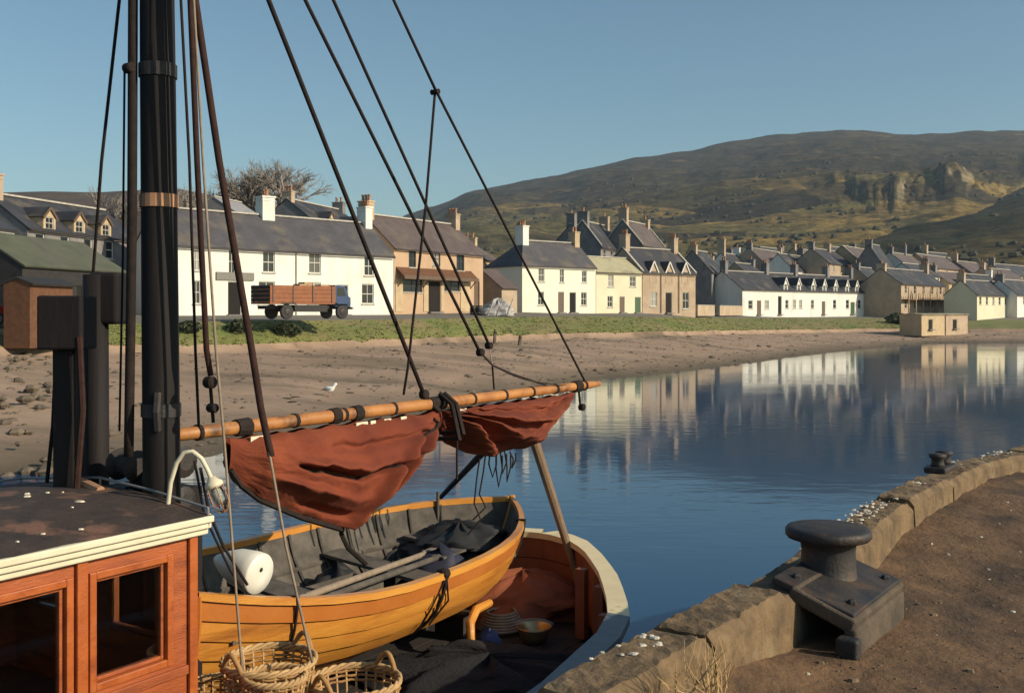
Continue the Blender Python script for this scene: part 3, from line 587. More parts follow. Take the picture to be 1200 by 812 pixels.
m_red = mat('red_paint', (.42, .02, .02), (.36, .015, .015), 2, .3)
CA = XY(13, 50) - LD * 3.95; CD = LD; CN = LN
def cp(l, s_, z): return CA + CD * l + CN * s_ + Vector((0, 0, -.62 + z))
car = thing('parked_car', CA + CD * 2 + Vector((0, 0, -.62)), 'red saloon car parked beside the black boat shed', 'car')
prof = [(0, .35), (3.9, .35), (3.95, .75), (3.5, .92), (2.9, .98), (2.45, 1.42), (1.1, 1.45), (.55, 1.0), (.05, .9)]
mb = MB(); n_ = len(prof); mb.add([cp(a, -.75, z) for a, z in prof] + [cp(a, .75, z) for a, z in prof], [tuple(range(n_)), tuple(range(2 * n_ - 1, n_ - 1, -1))] + [(i, i + n_, (i + 1) % n_ + n_, (i + 1) % n_) for i in range(n_)])
body = soften(mb.build('body', m_red, car), .08, 3)
for sd in (-1, 1):
    MB().slab([cp(.85, sd * .762, 1.0), cp(2.75, sd * .762, 1.0), cp(2.4, sd * .762, 1.36), cp(1.15, sd * .762, 1.36)][::sd], .01).build('window', m_pane, body)
    for l in (.8, 3.1):
        wv = MB().lathe(cp(l, sd * .68 - .09, .31), [(.2, 0), (.3, .02), (.31, .09), (.3, .16), (.2, .18)], 16, CN).build('wheel', m_black, car)
        MB().lathe(cp(l, sd * .68 + (.09 if sd > 0 else -.11), .31), [(.18, 0), (.1, .02)], 12, CN).build('rim', m_grey, wv)

# heap of tarpaulin and gear by the lean-to
m_tarp = mat('tarpaulin', (.46, .44, .42), (.30, .28, .27), 2.5, .8, .03, 5)
hc = ground(584, 369.5, -.27); hc = Vector((XY(584, 91).x, 91, -.3))
hp = thing('tarpaulin_heap', hc, 'crumpled grey tarpaulin heap lying beside the lean to shed', 'heap')
rows_ = []
for i in range(15):
    a = i / 14; rr = []
    for j in range(28):
        q = 2 * math.pi * j / 28; rad = (1 - a ** 2.2) ** .6 * (1 + .28 * fbm((math.cos(q) * 1.6, math.sin(q) * 1.6, a * 2)))
        rr.append(hc + Vector((math.cos(q) * 1.55 * rad, math.sin(q) * 1.0 * rad, a * 1.45 * (1 + .3 * fbm((math.cos(q) * 2, math.sin(q) * 2, 4 + a))))))
    rows_.append(rr)
MB().grid(rows_, True).build('tarpaulin', m_tarp, hp)
for dx in (-.9, -.1, .8): MB().bar(hc + Vector((dx, -1.1, 0)), hc + Vector((dx + .5, -.35, 1.5)), .07, .05).build('pole', m_tarp, hp)
for k, (dx, lb) in enumerate(((-2.2, 'dark barrel standing left of the tarpaulin heap'), (-1.65, 'dark barrel touching the tarpaulin heap'))):
    q = hc + Vector((dx, -.2 - .1 * k, 0)); bq = thing('barrel', q, lb, 'barrel', 'barrels by the heap')
    MB().lathe(q, [(.24, 0), (.31, .25), (.33, .45), (.31, .65), (.25, .9), (.22, .9), (.2, .86)], 14).build('staves', m_tar, bq, True)
    for z in (.2, .7): MB().lathe(q + Vector((0, 0, z)), [(.315, 0), (.325, .06)], 14).build('hoop', m_grey, bq)

# bare trees
m_bark = mat('bark', (.15, .115, .085), (.10, .08, .065), 3, .95); m_twig = mat('twigs', (.26, .22, .19), (.2, .165, .14), 2, .95)
def bare_tree(name, label, base, h, spread, seed, flat=.5, lean=0, depth=6, lo=.28, group=None, kids=(2, 3)):
    rnd = random.Random(seed); tr = thing(name, base, label, 'tree', group); tk = MB(); cr = MB()
    def grow(p, d, ln, r, k):
        mid = p + d * ln * .5 + Vector((rnd.uniform(-1, 1), rnd.uniform(-1, 1), rnd.uniform(-.5, .5))) * ln * .06; e = p + d * ln
        (tk if k < 2 else cr).tube([p, mid, e], [r, r * .86, r * .7], 5 if k < 2 else 3, False)
        if k >= depth: return
        for c in range(rnd.choice(kids) if k > 0 else 7):
            ax = Vector((rnd.gauss(0, 1), rnd.gauss(0, 1), rnd.gauss(0, .5))).normalized()
            nd = (d + ax * (.62 if k else .78) + Vector((0, 0, .12 - flat * .07 * k))).normalized()
            st = e if (c or k == 0) else e
            grow(p.lerp(e, rnd.uniform(.55, 1)) if c > 1 and k else st, nd, ln * rnd.uniform(.62, .86), r * .58, k + 1)
    grow(Vector(base), Vector((lean, 0, 1)).normalized(), h * lo, h * .035, 0)
    tk.build('trunk', m_bark, tr, True); cr.build('crown', m_twig, tr); return tr
bare_tree('bare_tree', 'spreading leafless tree rising above the long white terrace roof', XY(310, 118) + Vector((0, 0, 4.6)), 18.5, 4, 5, .8, .0, 6, .21, kids=(3, 4))
for k, (px, Y, h, lb) in enumerate(((128, 150, 13, 'bare tree on the rise just left of the mast'), (214, 152, 13, 'bare tree on the rise just right of the mast'), (238, 146, 11, 'low bare tree on the rise beside grey cottage roof'))):
    bare_tree('bare_tree', lb, XY(px, Y) + Vector((0, 0, 8.5)), h, 3, 30 + k, .6, 0, 5, .24, 'bare trees on the wooded rise')

# beach stones, weed, tufts
m_rock = mat('beach_rock', (.17, .13, .09), (.09, .07, .05), 1.5, .92, .03, 6); m_weed = mat('seaweed', (.06, .048, .026), (.09, .07, .04), 3, .6, .02, 8)
def pebble(mb, c, r, rnd, flat=.6):
    vs = []; q0 = rnd.random() * 6
    for z, k in ((-.5, .7), (.15, 1.0), (.7, .6)):
        for j in range(6):
            q = q0 + j * math.pi / 3; s_ = k * rnd.uniform(.75, 1.15); vs.append(c + Vector((math.cos(q) * r * s_, math.sin(q) * r * s_, z * r * flat)))
    vs.append(c + Vector((0, 0, r * flat * .85)))
    fs = [(i * 6 + j, i * 6 + (j + 1) % 6, (i + 1) * 6 + (j + 1) % 6, (i + 1) * 6 + j) for i in range(2) for j in range(6)] + [(12 + j, 12 + (j + 1) % 6, 18) for j in range(6)]
    mb.add(vs, fs)
rnd = random.Random(3); st = MB(); wd = MB()
lo_, hi_ = 14 * 2, 14 * 13
for k in range(2400):
    c = rnd.randrange(lo_, hi_); a = rnd.random(); r = rows_b[c]; f = 2 + a * 24; i = min(int(f), 26)
    q = r[i].lerp(r[min(i + 1, 27)], f - i); q = q.lerp(rows_b[min(c + 1, len(rows_b) - 1)][i], rnd.random())
    cl = fbm((q.x * .12, q.y * .2, 9))
    if cl < -.12 and rnd.random() < .8: continue
    pebble(st, q, rnd.uniform(.04, .11) * (1 + (rnd.random() < .04) * 2.0), rnd)
for k in range(800):
    c = rnd.randrange(lo_, hi_); band = rnd.choice((.08, .3, .55, .86, .95)) + .05 * fbm((c * .1, 2, 2)) * 2; r = rows_b[c]; f = 2 + max(0, min(.99, band + rnd.gauss(0, .012))) * 24; i = int(f)
    if fbm((c * .16, band * 5, 3)) < -.05: continue
    q = r[i].lerp(r[i + 1], f - i); q = q.lerp(rows_b[min(c + 1, len(rows_b) - 1)][i], rnd.random())
    pebble(wd, q, rnd.uniform(.06, .24), rnd, .2)
cl_ = [c for c in range(14 * 1, 14 * 5) if -60 < 600 + F * rows_b[c][12].x / rows_b[c][12].y < 75]
for k in range(260):
    c = rnd.choice(cl_); i = rnd.randrange(2, 26); q = rows_b[c][i].lerp(rows_b[c + 1][i + 1], rnd.random()); pebble(st, q + Vector((rnd.gauss(0, 1.3), rnd.gauss(0, 1.3), -.05)), rnd.uniform(.06, .28), rnd, .7)
for k in range(2600):
    c = rnd.randrange(14 * 3, 14 * 8); i = rnd.randrange(2, 26); q = rows_b[c][i].lerp(rows_b[c + 1][i + 1], rnd.random()).lerp(rows_b[c + 1][i], rnd.random())
    if fbm((q.x * .3, q.y * .15, 21)) > -.05: pebble(st, q - Vector((0, 0, .015)), rnd.uniform(.02, .075), rnd, .6)
hb_ = MB()
for nm, cnt, lo, hi in (('moorland_hill', 2600, 2, 105), ('moorland_ridge', 800, 2, 80)):
    rw = HILLROWS[nm]
    for k in range(cnt):
        i = rnd.randrange(len(rw) // 4, len(rw) * 3 // 4); j = int(lo + (hi - lo) * rnd.random() ** 1.2); q = rw[i][j].lerp(rw[i + 1][j + 1], rnd.random())
        if fbm((q.x * .006, q.y * .006, 3)) < .02: continue
        pebble(hb_, q, rnd.uniform(1.2, 4.2), rnd, .9)
tag(hb_.build('hill_scrub', mat('scrub', (.035, .038, .02), (.06, .05, .028), .2, .95)), 'dark scrub and heather clumps dotted over the hillside', 'scrub', kind='stuff')
tag(st.build('beach_stones', m_rock), 'scattered shingle and stones along the beach', 'stones', kind='stuff'); tag(wd.build('seaweed', m_weed), 'dark drifts of seaweed lying along the beach', 'seaweed', kind='stuff')
gt = MB(); gb = MB()
for k in range(5000):
    c = rnd.randrange(14 * 3, 14 * 12); f = rnd.random() ** 1.3 * 11.9; i = int(f); r = rows_g[c]
    q = r[i].lerp(r[i + 1], f - i).lerp(rows_g[c + 1][i], rnd.random()); h = rnd.uniform(.03, .10) * (1.7 if f < 1.2 else 1)
    a = rnd.random() * 3.14; dx = Vector((math.cos(a), math.sin(a), 0)) * .07
    for j in range(3):
        o_ = Vector((rnd.gauss(0, .1), rnd.gauss(0, .1), 0)); gt.quad(q + o_ - dx, q + o_ + dx, q + o_ + Vector((rnd.gauss(0, .05), rnd.gauss(0, .05), h)))
tag(gt.build('grass_tufts', mat('grass_blade', (.15, .18, .05), (.22, .20, .07), .3, .9)), 'rough grass growing over the bank above the beach', 'grass', kind='stuff')
m_leaf = mat('dark_leaf', (.035, .05, .02), (.05, .06, .025), 2, .8)
def bush(base, rx, rz, label, seed, n=500):
    rn = random.Random(seed); b = thing('bush', base, label, 'bush', 'bushes on the grass bank'); cr = MB(); stm = MB()
    for k in range(n):
        a = rn.random() * 6.28; zz = rn.random(); rad = math.sqrt(max(0, 1 - (zz * 1.9 - .8) ** 2 * .8)) * (.5 + .5 * rn.random() ** .4) * (1 + .3 * noise.noise(Vector((math.cos(a) * 2, math.sin(a) * 2, zz * 3 + seed))))
        c = Vector(base) + Vector((math.cos(a) * rad * rx, math.sin(a) * rad * rx, .05 + zz * rz)); s_ = rx * rn.uniform(.10, .2)
        u1 = Vector((rn.gauss(0, 1), rn.gauss(0, 1), rn.gauss(0, 1))).normalized() * s_; u2 = Vector((rn.gauss(0, 1), rn.gauss(0, 1), rn.gauss(0, 1))).normalized() * s_
        cr.quad(c - u1, c - u2 * .6, c + u1, c + u2 * .6)
    for k in range(6): a = k; stm.tube([Vector(base) - Vector((0, 0, .15)), Vector(base) + Vector((math.cos(a) * rx * .5, math.sin(a) * rx * .5, rz * .6))], [.06, .02], 5)
    stm.build('stem', m_bark, b); cr.build('leaves', m_leaf, b)
def on_bank(ci, f): i = int(f); return rows_g[ci][i].lerp(rows_g[ci][i + 1], f - i)
def col_near(px, lo=0):
    return min(range(14 * 2, 14 * 14), key=lambda c: abs(600 + F * rows_g[c][lo].x / rows_g[c][lo].y - px))
for k, (px, f, rx, rz, lb) in enumerate(((1052, 5, 1.6, 1.5, 'dark bush beside the pale waterside hut'), (1068, 4, 1.9, 1.3, 'broad dark bush touching the pale waterside hut'), (275, 5, .8, .7, 'small dark bush on bank below the terrace sign'), (220, 6, .7, .6, 'small dark bush on bank right of the mast'), (336, 3, .9, .6, 'small dark bush on bank below the lorry'))):
    bush(on_bank(col_near(px, int(f)), f), rx, rz, lb, k + 1)
# two posts on the upper beach
for k, (px, py, h, lb) in enumerate(((575, 396, 1.1, 'short weathered mooring post at the top of the beach'), (604, 392, .8, 'stubby weathered post beside the mooring post'))):
    c = rows_b[col_near(px, 0)][24 - k * 2]; q = thing('mooring_post', c, lb, 'post', 'posts on the beach')
    MB().tube([c - Vector((0, 0, .3)), c + Vector((.05, 0, h * .6)), c + Vector((.08, 0, h))], [.14, .13, .11], 7).build('shaft', m_rock, q)
    MB().tube([c + Vector((.07, 0, h * .7)), c + Vector((.075, 0, h * .82))], [.15, .15], 7).build('band', m_iron, q)
# gull on the beach
m_gull = mat('gull_white', (.8, .8, .78), (.72, .72, .7), 8, .8)
gc = min((q for r in rows_b[14 * 2:14 * 8] for q in r[3:24]), key=lambda q: (600 + F * q.x / q.y - 384) ** 2 + (HY - F * q.z / q.y - 466) ** 2)
gl = thing('gull', gc, 'white gull standing alone on the shingle beach', 'bird')
sp = [((-.16, 0, .2), .01), ((-.1, 0, .2), .05), ((0, 0, .2), .085), ((.1, 0, .22), .07), ((.15, 0, .29), .04), ((.18, 0, .34), .045), ((.215, 0, .34), .03), ((.23, 0, .34), .012)]
MB().tube([gc + Vector(a) * 1.5 for a, r in sp], [r * 1.5 for a, r in sp], 10).build('body', m_gull, gl, True)
MB().tube([gc + Vector(a) * 1.5 for a in ((.23, 0, .338), (.27, 0, .33))], [.018, .006], 6).build('beak', m_pot, gl)
for sd in (-1, 1):
    MB().tube([gc + Vector((.02, sd * .045, 0)), gc + Vector((.02, sd * .045, .22))], .012, 5).build('leg', m_pot, gl)
    MB().tube([gc + Vector((.12, sd * .13, .33)), gc + Vector((-.05, sd * .14, .33)), gc + Vector((-.3, sd * .05, .28))], [.03, .055, .01], 6).build('wing', m_grey, gl, True)
# ---------------------------------------------------------------- pier
m_cope = mat('coping_stone', (.22, .142, .072), (.105, .07, .038), 7, .93, .022, 22, c3=(.27, .20, .115), s3=3.0, th3=(.55, .70))
m_earth = mat('pier_earth', (.185, .103, .05), (.105, .058, .029), 4.5, .96, .028, 18, c3=(.06, .036, .021), s3=1.7, th3=(.48, .64))
m_flake = mat('shell_white', (.6, .55, .46), (.42, .37, .3), 20, .8)
CURB, FLOOR = -1.28, -1.56
PL = [Vector(q) for q in ((-7.5, -7.2), (.115, 3.44), (1.26, 4.97), (2.42, 6.86), (3.9, 8.83), (4.83, 9.66), (8, 12), (30, 22))]
IN = Vector((.812, -.583)); PL = [q - IN * .08 for q in PL]
def along(s_):
    for a, c in zip(PL, PL[1:]):
        l = (c - a).length
        if s_ <= l: return a.lerp(c, s_ / l), (c - a).normalized()
        s_ -= l
    return PL[-1], (PL[-1] - PL[-2]).normalized()
TOT = sum((c - a).length for a, c in zip(PL, PL[1:]))
def floor_z(x, y, t):
    return FLOOR + .11 * max(0, min(1, (y - 5.5) / 2)) + .035 * fbm((x * .9, y * .9, 1)) + .012 * fbm((x * 5, y * 5, 2)) + .015 * math.exp(-((t - .25) / .3) ** 2) + (.15 * max(0, min(1, (4.65 - y) / .5)) * math.exp(-((t - .15) / .3) ** 2))
ss = []; s_ = 0
while s_ < TOT: ss.append(s_); s_ += .055 if 12.2 < s_ < 23 else .6
ts = []; t_ = .2
while t_ < 26: ts.append(t_); t_ += .045 + max(0, t_ - 3) * .16
rows_ = []
for s_ in ss:
    a, d_ = along(s_); r = []
    for t_ in ts:
        q = a + IN * t_; r.append(Vector((q.x, q.y, floor_z(q.x, q.y, t_))))
    rows_.append(r)
pier = tag(MB().grid(rows_).build('pier', m_earth, smooth=True), kind='structure')
mb = MB(); lo = [Vector((a.x + .03 * IN.x, a.y + .03 * IN.y, -7)) for a in PL]; hi = [Vector((a.x + .03 * IN.x, a.y + .03 * IN.y, CURB - .16)) for a in PL]
mb.grid([hi, lo]); top2 = [Vector((a.x + IN.x * .25, a.y + IN.y * .25, CURB - .16)) for a in PL]; mb.grid([top2, hi]); mb.build('quay_wall', m_cope, pier)
rnd = random.Random(11); s_ = 9.0; prev = None
while s_ < TOT - 8:
    ln = rnd.uniform(.75, 1.35); a, d0 = along(s_ + .005); c, d1 = along(s_ + ln - .005); w1 = rnd.uniform(-.01, .02); hz = CURB + rnd.uniform(-.02, .02)
    wid = lambda x: w1 + .265
    n_a = 24; n_b = 7; rr = []
    for i in range(n_a + 1):
        q = a.lerp(c, i / n_a); pa, _ = along(s_ + ln * i / n_a); q = pa if 0 < i < n_a else q
        r = []; w0 = wid(s_ + ln * i / n_a)
        prf = [(-.0, -.34), (-.0, -.03), (.03, 0)] + [(w0 * k / n_b, 0) for k in range(1, n_b)] + [(w0 - .035, 0), (w0, -.04), (w0 + .015, -.34)]
        for t_, z in prf:
            e = Vector((q.x + IN.x * t_, q.y + IN.y * t_, hz + z))
            ed = 1 if 0 < i < n_a else 0
            e += Vector((IN.x, IN.y, 0)) * .010 * fbm((e.x * 7, e.y * 7, e.z * 7 + 3)) + Vector((0, 0, 1)) * (.008 * fbm((e.x * 4, e.y * 4, 7)) + .011 * fbm((e.x * 18, e.y * 18, 7)) - (0 if ed else .012 * (z > -.1)))
            r.append(e)
        rr.append(r)
    mb = MB().grid(rr[::-1]); k = len(rr[0]); m_ = len(rr)
    mb.f.append(tuple(range(k))); mb.f.append(tuple((m_ - 1) * k + j for j in range(k))[::-1])
    mb.build('coping_stone', m_cope, pier, False); s_ += ln
# shells, chips and droppings strewn about
fl = MB(); gv = MB()
def chip(mb, c, r, flat):
    pts = [c + Vector((math.cos(q) * r * rnd.uniform(.5, 1.2), math.sin(q) * r * rnd.uniform(.4, .9), 0)) for q in [k * math.pi / 3 for k in range(6)]]
    mb.add([p_ - Vector((0, 0, .004)) for p_ in pts] + [c.lerp(p_, .7) + Vector((0, 0, flat * r)) for p_ in pts], [tuple(range(6, 12))] + [(i, (i + 1) % 6, (i + 1) % 6 + 6, i + 6) for i in range(6)])
for k in range(360):
    s_ = rnd.uniform(12.5, 20.5); a, d_ = along(s_); t_ = rnd.uniform(.02, .18); q = a + IN * t_
    if fbm((q.x * 1.3, q.y * 1.3, 5)) < .0: continue
    chip(fl, Vector((q.x, q.y, CURB + .012)), rnd.uniform(.006, .024), .12)
for k in range(260):
    s_ = rnd.uniform(12, 22); a, d_ = along(s_); t_ = rnd.uniform(.4, 4.5); q = a + IN * t_; chip(fl, Vector((q.x, q.y, floor_z(q.x, q.y, t_))), rnd.uniform(.005, .018), .4)
for k in range(5000):
    s_ = rnd.uniform(12, 23); a, d_ = along(s_); t_ = .46 + rnd.random() ** 1.6 * 5; q = a + IN * t_
    if fbm((q.x * .8, q.y * .8, 15)) < -.05: continue
    chip(gv, Vector((q.x, q.y, floor_z(q.x, q.y, t_))), rnd.uniform(.003, .011) * (1 + 1.5 * (rnd.random() < .03)), .5)
tag(fl.build('shell_fragments', m_flake), 'white shell fragments strewn over the pier', 'shells', kind='stuff')
tag(gv.build('gravel', mat('pier_gravel', (.2, .135, .085), (.10, .065, .04), 9, .95)), 'brown grit lying loose over the pier', 'gravel', kind='stuff')
# bollard on its sloping stone block
DV = Vector((.583, .812, 0)); NV = Vector((.812, -.583, 0)); fc = Vector((1.53, 4.55, 0))
bc = Vector((1.575, 5.10, 0))
bl = thing('mooring_bollard', Vector((bc.x, bc.y, -1.36)), 'black iron mushroom bollard on a sloping stone block at the pier edge', 'bollard')
mb = MB()
c0 = fc; c1 = fc + DV * .80; i0 = fc - NV * .30; i1 = c1 - NV * .30
Z = lambda v, z: Vector((v.x, v.y, z))
vs = [Z(i0, -1.7), Z(c0, -1.7), Z(c1, -1.7), Z(i1, -1.7), Z(i0, -1.262), Z(c0, -1.375), Z(c1, -1.375), Z(i1, -1.262)]
mb.slab([vs[4], vs[5], vs[6], vs[7]], .07)
for (a, c) in ((c0 + NV * -.03, c1 + NV * -.03), (i0 + NV * .01, i1 + NV * .01)):
    zt_ = -1.41 if a is not None and (a - c0).length < .1 else -1.34
    mb.box((Z(a, 0) + Z(c, 0)) / 2 + Vector((0, 0, (zt_ - 1.7) / 2)), (.796, .06, zt_ + 1.7), DV)
mb.box((Z(c1, 0) + Z(i1, 0)) / 2 - DV * .04 + Vector((0, 0, -1.56)), (.06, .2, .28), DV)
soften(mb.build('block', mat('block_stone', (.11, .08, .055), (.055, .042, .032), 6, .92, .014, 25), bl), .018, 3)
mb = MB(); q0 = fc + DV * .02 - NV * .015; 
pl = [Z(q0, -1.352), Z(q0 + DV * .76, -1.352), Z(q0 + DV * .76 - NV * .38, -1.235), Z(q0 - NV * .38, -1.235)]
soften(mb.slab(pl, .035).build('base_plate', m_iron, bl), .008)
MB().lathe(Vector((bc.x, bc.y, -1.36)), [(.15, 0), (.15, .03), (.138, .045), (.132, .10), (.13, .18), (.135, .215), (.16, .232), (.198, .240), (.208, .252), (.208, .278), (.198, .290), (.17, .296), (.08, .300), (.01, .301)], 40).build('post', m_iron, bl, True)
for k in (.12, .66):
    for j in (.05, .31):
        q = q0 + DV * k - NV * j; MB().lathe(Vector((q.x, q.y, -1.352 + j / .38 * .117 - .01)), [(.022, 0), (.022, .022), (.012, .03)], 6).build('bolt', m_iron, bl)
q = fc + DV * -.05 - NV * .02; st_ = thing('small_stone', Z(q, -1.52), 'small dark stone at the foot of the bollard block', 'stone'); mb = MB(); mb.box(Z(q, -1.48), (.07, .1, .09), DV); soften(mb.build('stone', m_iron, st_), .015, 3)
# black fairlead further along the kerb
q, d_ = along(19.0); q = Vector((q.x, q.y, CURB)) + NV * .06; 
fl_ = thing('iron_fairlead', q, 'small black iron fairlead on the pier kerb beyond the bollard', 'fairlead')
D3 = Vector((d_.x, d_.y, 0)); N3 = Vector((d_.y, -d_.x, 0))
soften(MB().box(q + Vector((0, 0, .02)), (.40, .17, .05), D3).build('base', m_iron, fl_), .015)
for e in (-.1, .1):
    MB().lathe(q + D3 * e + Vector((0, 0, .04)), [(.06, 0), (.05, .03), (.046, .06), (.066, .08), (.068, .10), (.03, .11)], 14).build('horn', m_iron, fl_, True)
# dead grass tuft
m_dry = mat('dry_grass', (.42, .28, .13), (.32, .2, .09), 8, .9)
for (px, py, n_, h, lb) in ((835, 800, 34, .17, 'dry grass tuft on the kerb in front of the bollard block'), (812, 806, 14, .08, 'short dry grass tuft beside the taller tuft on kerb')):
    g0 = ground(px, py, -1.27); tf = thing('dry_grass_tuft', g0, lb, 'grass', 'dry grass tufts'); mb = MB()
    for k in range(n_):
        o_ = Vector((rnd.gauss(0, .045), rnd.gauss(0, .045), -.03)); e = Vector((rnd.gauss(0, .05), rnd.gauss(0, .05), h * rnd.uniform(.5, 1.1)))
        mb.tube([g0 + o_, g0 + o_ + e * .6 + Vector((rnd.gauss(0, .006), rnd.gauss(0, .006), 0)), g0 + o_ + e], [.0025, .002, .0008], 3)
    mb.build('blades', m_dry, tf)

# ---------------------------------------------------------------- fishing boat
m_varn = mat('varnished_pine', (.40, .098, .022), (.29, .062, .014), 3.2, .42, .004, 34, stretch=(1, 1, 5), coat=.2, rr=.12, c3=(.18, .04, .012), s3=3.0, th3=(.52, .7))
m_sash = mat('varnished_sash', (.45, .115, .026), (.34, .08, .018), 6, .4, .004, 40, coat=.2, rr=.12, c3=(.24, .05, .012), s3=7, th3=(.53, .72))
m_creamp = mat('cream_paint', (.72, .65, .48), (.64, .56, .40), 6, .5, .002, 40, c3=(.42, .36, .26), s3=5, th3=(.58, .78))
m_felt = mat('roof_felt', (.06, .038, .028), (.030, .020, .017), 7, .8, .008, 30, c3=(.17, .085, .055), s3=3.4, th3=(.54, .63))
m_mast = mat('mast_dark', (.009, .007, .008), (.018, .013, .012), 4, .72, .003, 30, stretch=(1, 1, .2), spec=.3)
m_spar = mat('spar_pine', (.48, .21, .06), (.34, .135, .04), 5, .5, .003, 30, c3=(.12, .055, .025), s3=4, th3=(.54, .68))
m_rope = mat('tarred_rope', (.03, .021, .018), (.018, .013, .012), 20, .9, .004, 70, spec=.25); m_ropel = mat('hemp_rope', (.30, .23, .17), (.22, .17, .12), 20, .9)
m_roper = mat('brown_rope', (.05, .022, .017), (.03, .015, .012), 20, .9, .004, 70, spec=.25)
m_hull = mat('hull_black', (.016, .02, .022), (.025, .028, .03), 3, .45); m_deck = mat('deck_plank', (.035, .027, .022), (.02, .016, .014), 5, .8, .004, 30, stretch=(2, 2, 2))  # deck planks coloured near black to deepen the pier's shade on them
m_bulw = mat('bulwark_brown', (.26, .085, .035), (.20, .06, .028), 3, .6, .004, 20); m_greyrail = mat('grey_rail', (.16, .18, .2), (.12, .14, .16), 6, .55)
m_inside = mat('dark_interior', (.03, .025, .022), None, 3, .9)
m_clear = bpy.data.materials.new('clear_glass'); m_clear.use_nodes = True
_b = m_clear.node_tree.nodes['Principled BSDF']; _b.inputs['Transmission Weight'].default_value = 1; _b.inputs['Roughness'].default_value = .02; _b.inputs['IOR'].default_value = 1.45; _b.inputs['Base Color'].default_value = (.7, .78, .8, 1)
CO = Vector((-1.59, 5.12, 0)); BD = Vector((.545, .838, 0)); BN = Vector((.838, -.545, 0)); CN_ = -.6; DECK = -2.55; RAIL = -2.0
def bp_(d, n, z): return CO + BD * d + BN * n + Vector((0, 0, z))
HW = [(-12.3, .05), (-11.5, .7), (-9, 1.5), (-5, 2.08), (-1, 2.15), (1, 2.05), (2.33, 1.82), (2.9, 1.5), (3.45, 1.14), (3.95, .74), (4.25, .44), (4.37, .22), (4.42, .02)]
def hw(d):
    for (a, b_), (c, e) in zip(HW, HW[1:]):
        if d <= c: return lerp(b_, e, (d - a) / (c - a))
    return .02
boat = thing('fishing_boat', bp_(0, CN_, WATER), 'black hulled fishing boat with orange wheelhouse and furled tan sail beside the pier', 'boat')
dst = [-12.3, -11.5, -10.5, -9.5, -8, -6, -4, -2, -1, 0, .6, 1.2, 1.7, 2.1, 2.5, 2.8, 3.1, 3.4, 3.65, 3.9, 4.05, 4.15, 4.25, 4.32, 4.37, 4.40, 4.42]
loop = [(d, -1) for d in dst] + [(d, 1) for d in dst[::-1]]
def ring(off, z, zf=None):
    r = []
    for d, sd in loop:
        h = hw(d); x = max(0.0, h + off); dd = d + (off * (1 if d > 0 else -1) if h < .7 else 0) * max(0, 1 - h / .7)
        r.append(bp_(dd, CN_ + sd * x, z + (max(0, -d - 4) * .06 if zf is None else 0)))
    return r
MB().grid([ring(0, RAIL), ring(-.05, -2.6), ring(-.22, -3.3), ring(-.55, -4.0), ring(-1.2, -4.9)], True).build('hull', m_hull, boat, True)
# bulwark lining planks, rail, deck planks
for k in range(3):
    z1 = RAIL - .01 - k * .18; z0 = z1 - .172; lp_ = [(d, sd) for d, sd in loop if d > -2]
    i_ = [j for j, (d, sd) in enumerate(loop) if d > -2]
    a = ring(-.07, z1); c = ring(-.07, z0); a2 = ring(-.03, z1); c2 = ring(-.03, z0)
    for sd in (-1, 1):
        ii = [j for j in i_ if loop[j][1] == sd]; MB().grid([[a2[j] for j in ii], [a[j] for j in ii], [c[j] for j in ii], [c2[j] for j in ii]]).build('bulwark_plank', m_bulw, boat)
def railpiece(dl, dh, sds, m):
    for sd in sds:
        ii = [j for j, (d, s2) in enumerate(loop) if s2 == sd and dl <= d <= dh]
        o1 = ring(.05, RAIL); i1 = ring(-.11, RAIL); o2 = ring(.05, RAIL + .05); i2 = ring(-.11, RAIL + .05)
        MB().grid([[x[j] for j in ii] for x in (o1, o2, i2, i1, o1)]).build('rail', m, boat)
m_railc = mat('rail_cream', (.78, .66, .40), (.68, .56, .34), 5, .55, .002, 30, c3=(.5, .4, .25), s3=6, th3=(.6, .8))
railpiece(2.5, 5, (-1, 1), m_railc); railpiece(-13, 2.5, (-1, 1), m_greyrail)
for sd in (-1, 1):
    for d in (1.2, 1.9, 2.6, 3.2, 3.7): 
        h = hw(d) - .12; MB().box(bp_(d - (.12 if d > 3.5 else 0), CN_ + sd * h, -2.27), (.07, .08, .54), BD).build('stanchion', m_bulw, boat)
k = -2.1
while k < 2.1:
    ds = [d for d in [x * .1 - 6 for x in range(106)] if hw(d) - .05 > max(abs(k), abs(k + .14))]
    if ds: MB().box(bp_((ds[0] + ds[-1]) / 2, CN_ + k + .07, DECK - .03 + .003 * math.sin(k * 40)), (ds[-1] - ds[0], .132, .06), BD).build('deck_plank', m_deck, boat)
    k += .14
MB().box(bp_(-1.0, CN_, DECK - .12), (9, 2.6, .06), BD).build('deck_beam', m_inside, boat)
# wheelhouse
WU = 2.6; WW = 1.55; WZ0, WZ1 = DECK, -1.06
def wp(u, v, z): return bp_(u - WU, -v, z)
def wuz(px, py):
    k = (px - 600) / F; A_ = wp(0, 0, 0); Y = (A_.x * BD.y - A_.y * BD.x) / (k * BD.y - BD.x); pt = Vector((k * Y, Y, 0)); return (pt - A_).dot(BD), (HY - py) / F * Y
u0, zt0 = wuz(110, 668); u1, zb1 = wuz(196, 773); zw0, zw1 = zb1, wuz(196, 656)[1]
ul1 = wuz(78, 700)[0]; wl = [(u0, zw0, u1, zw1), (ul1 - (u1 - u0) - .1, zw0 - .06, ul1, zw1), (ul1 - 1.0 - (u1 - u0), zw0 - .06, ul1 - .72, zw1)]
wl = [h for h in wl if h[0] > .05]
mb = MB(); facade_holes(mb, wp, WU, WZ0, WZ1, [list(h) for h in wl], .05)
qp = lambda u, v, z: bp_(-v, -WW * u / WW, z)
aft = [(.22, -1.66, .62, -1.22), (.93, -1.66, 1.33, -1.22)]
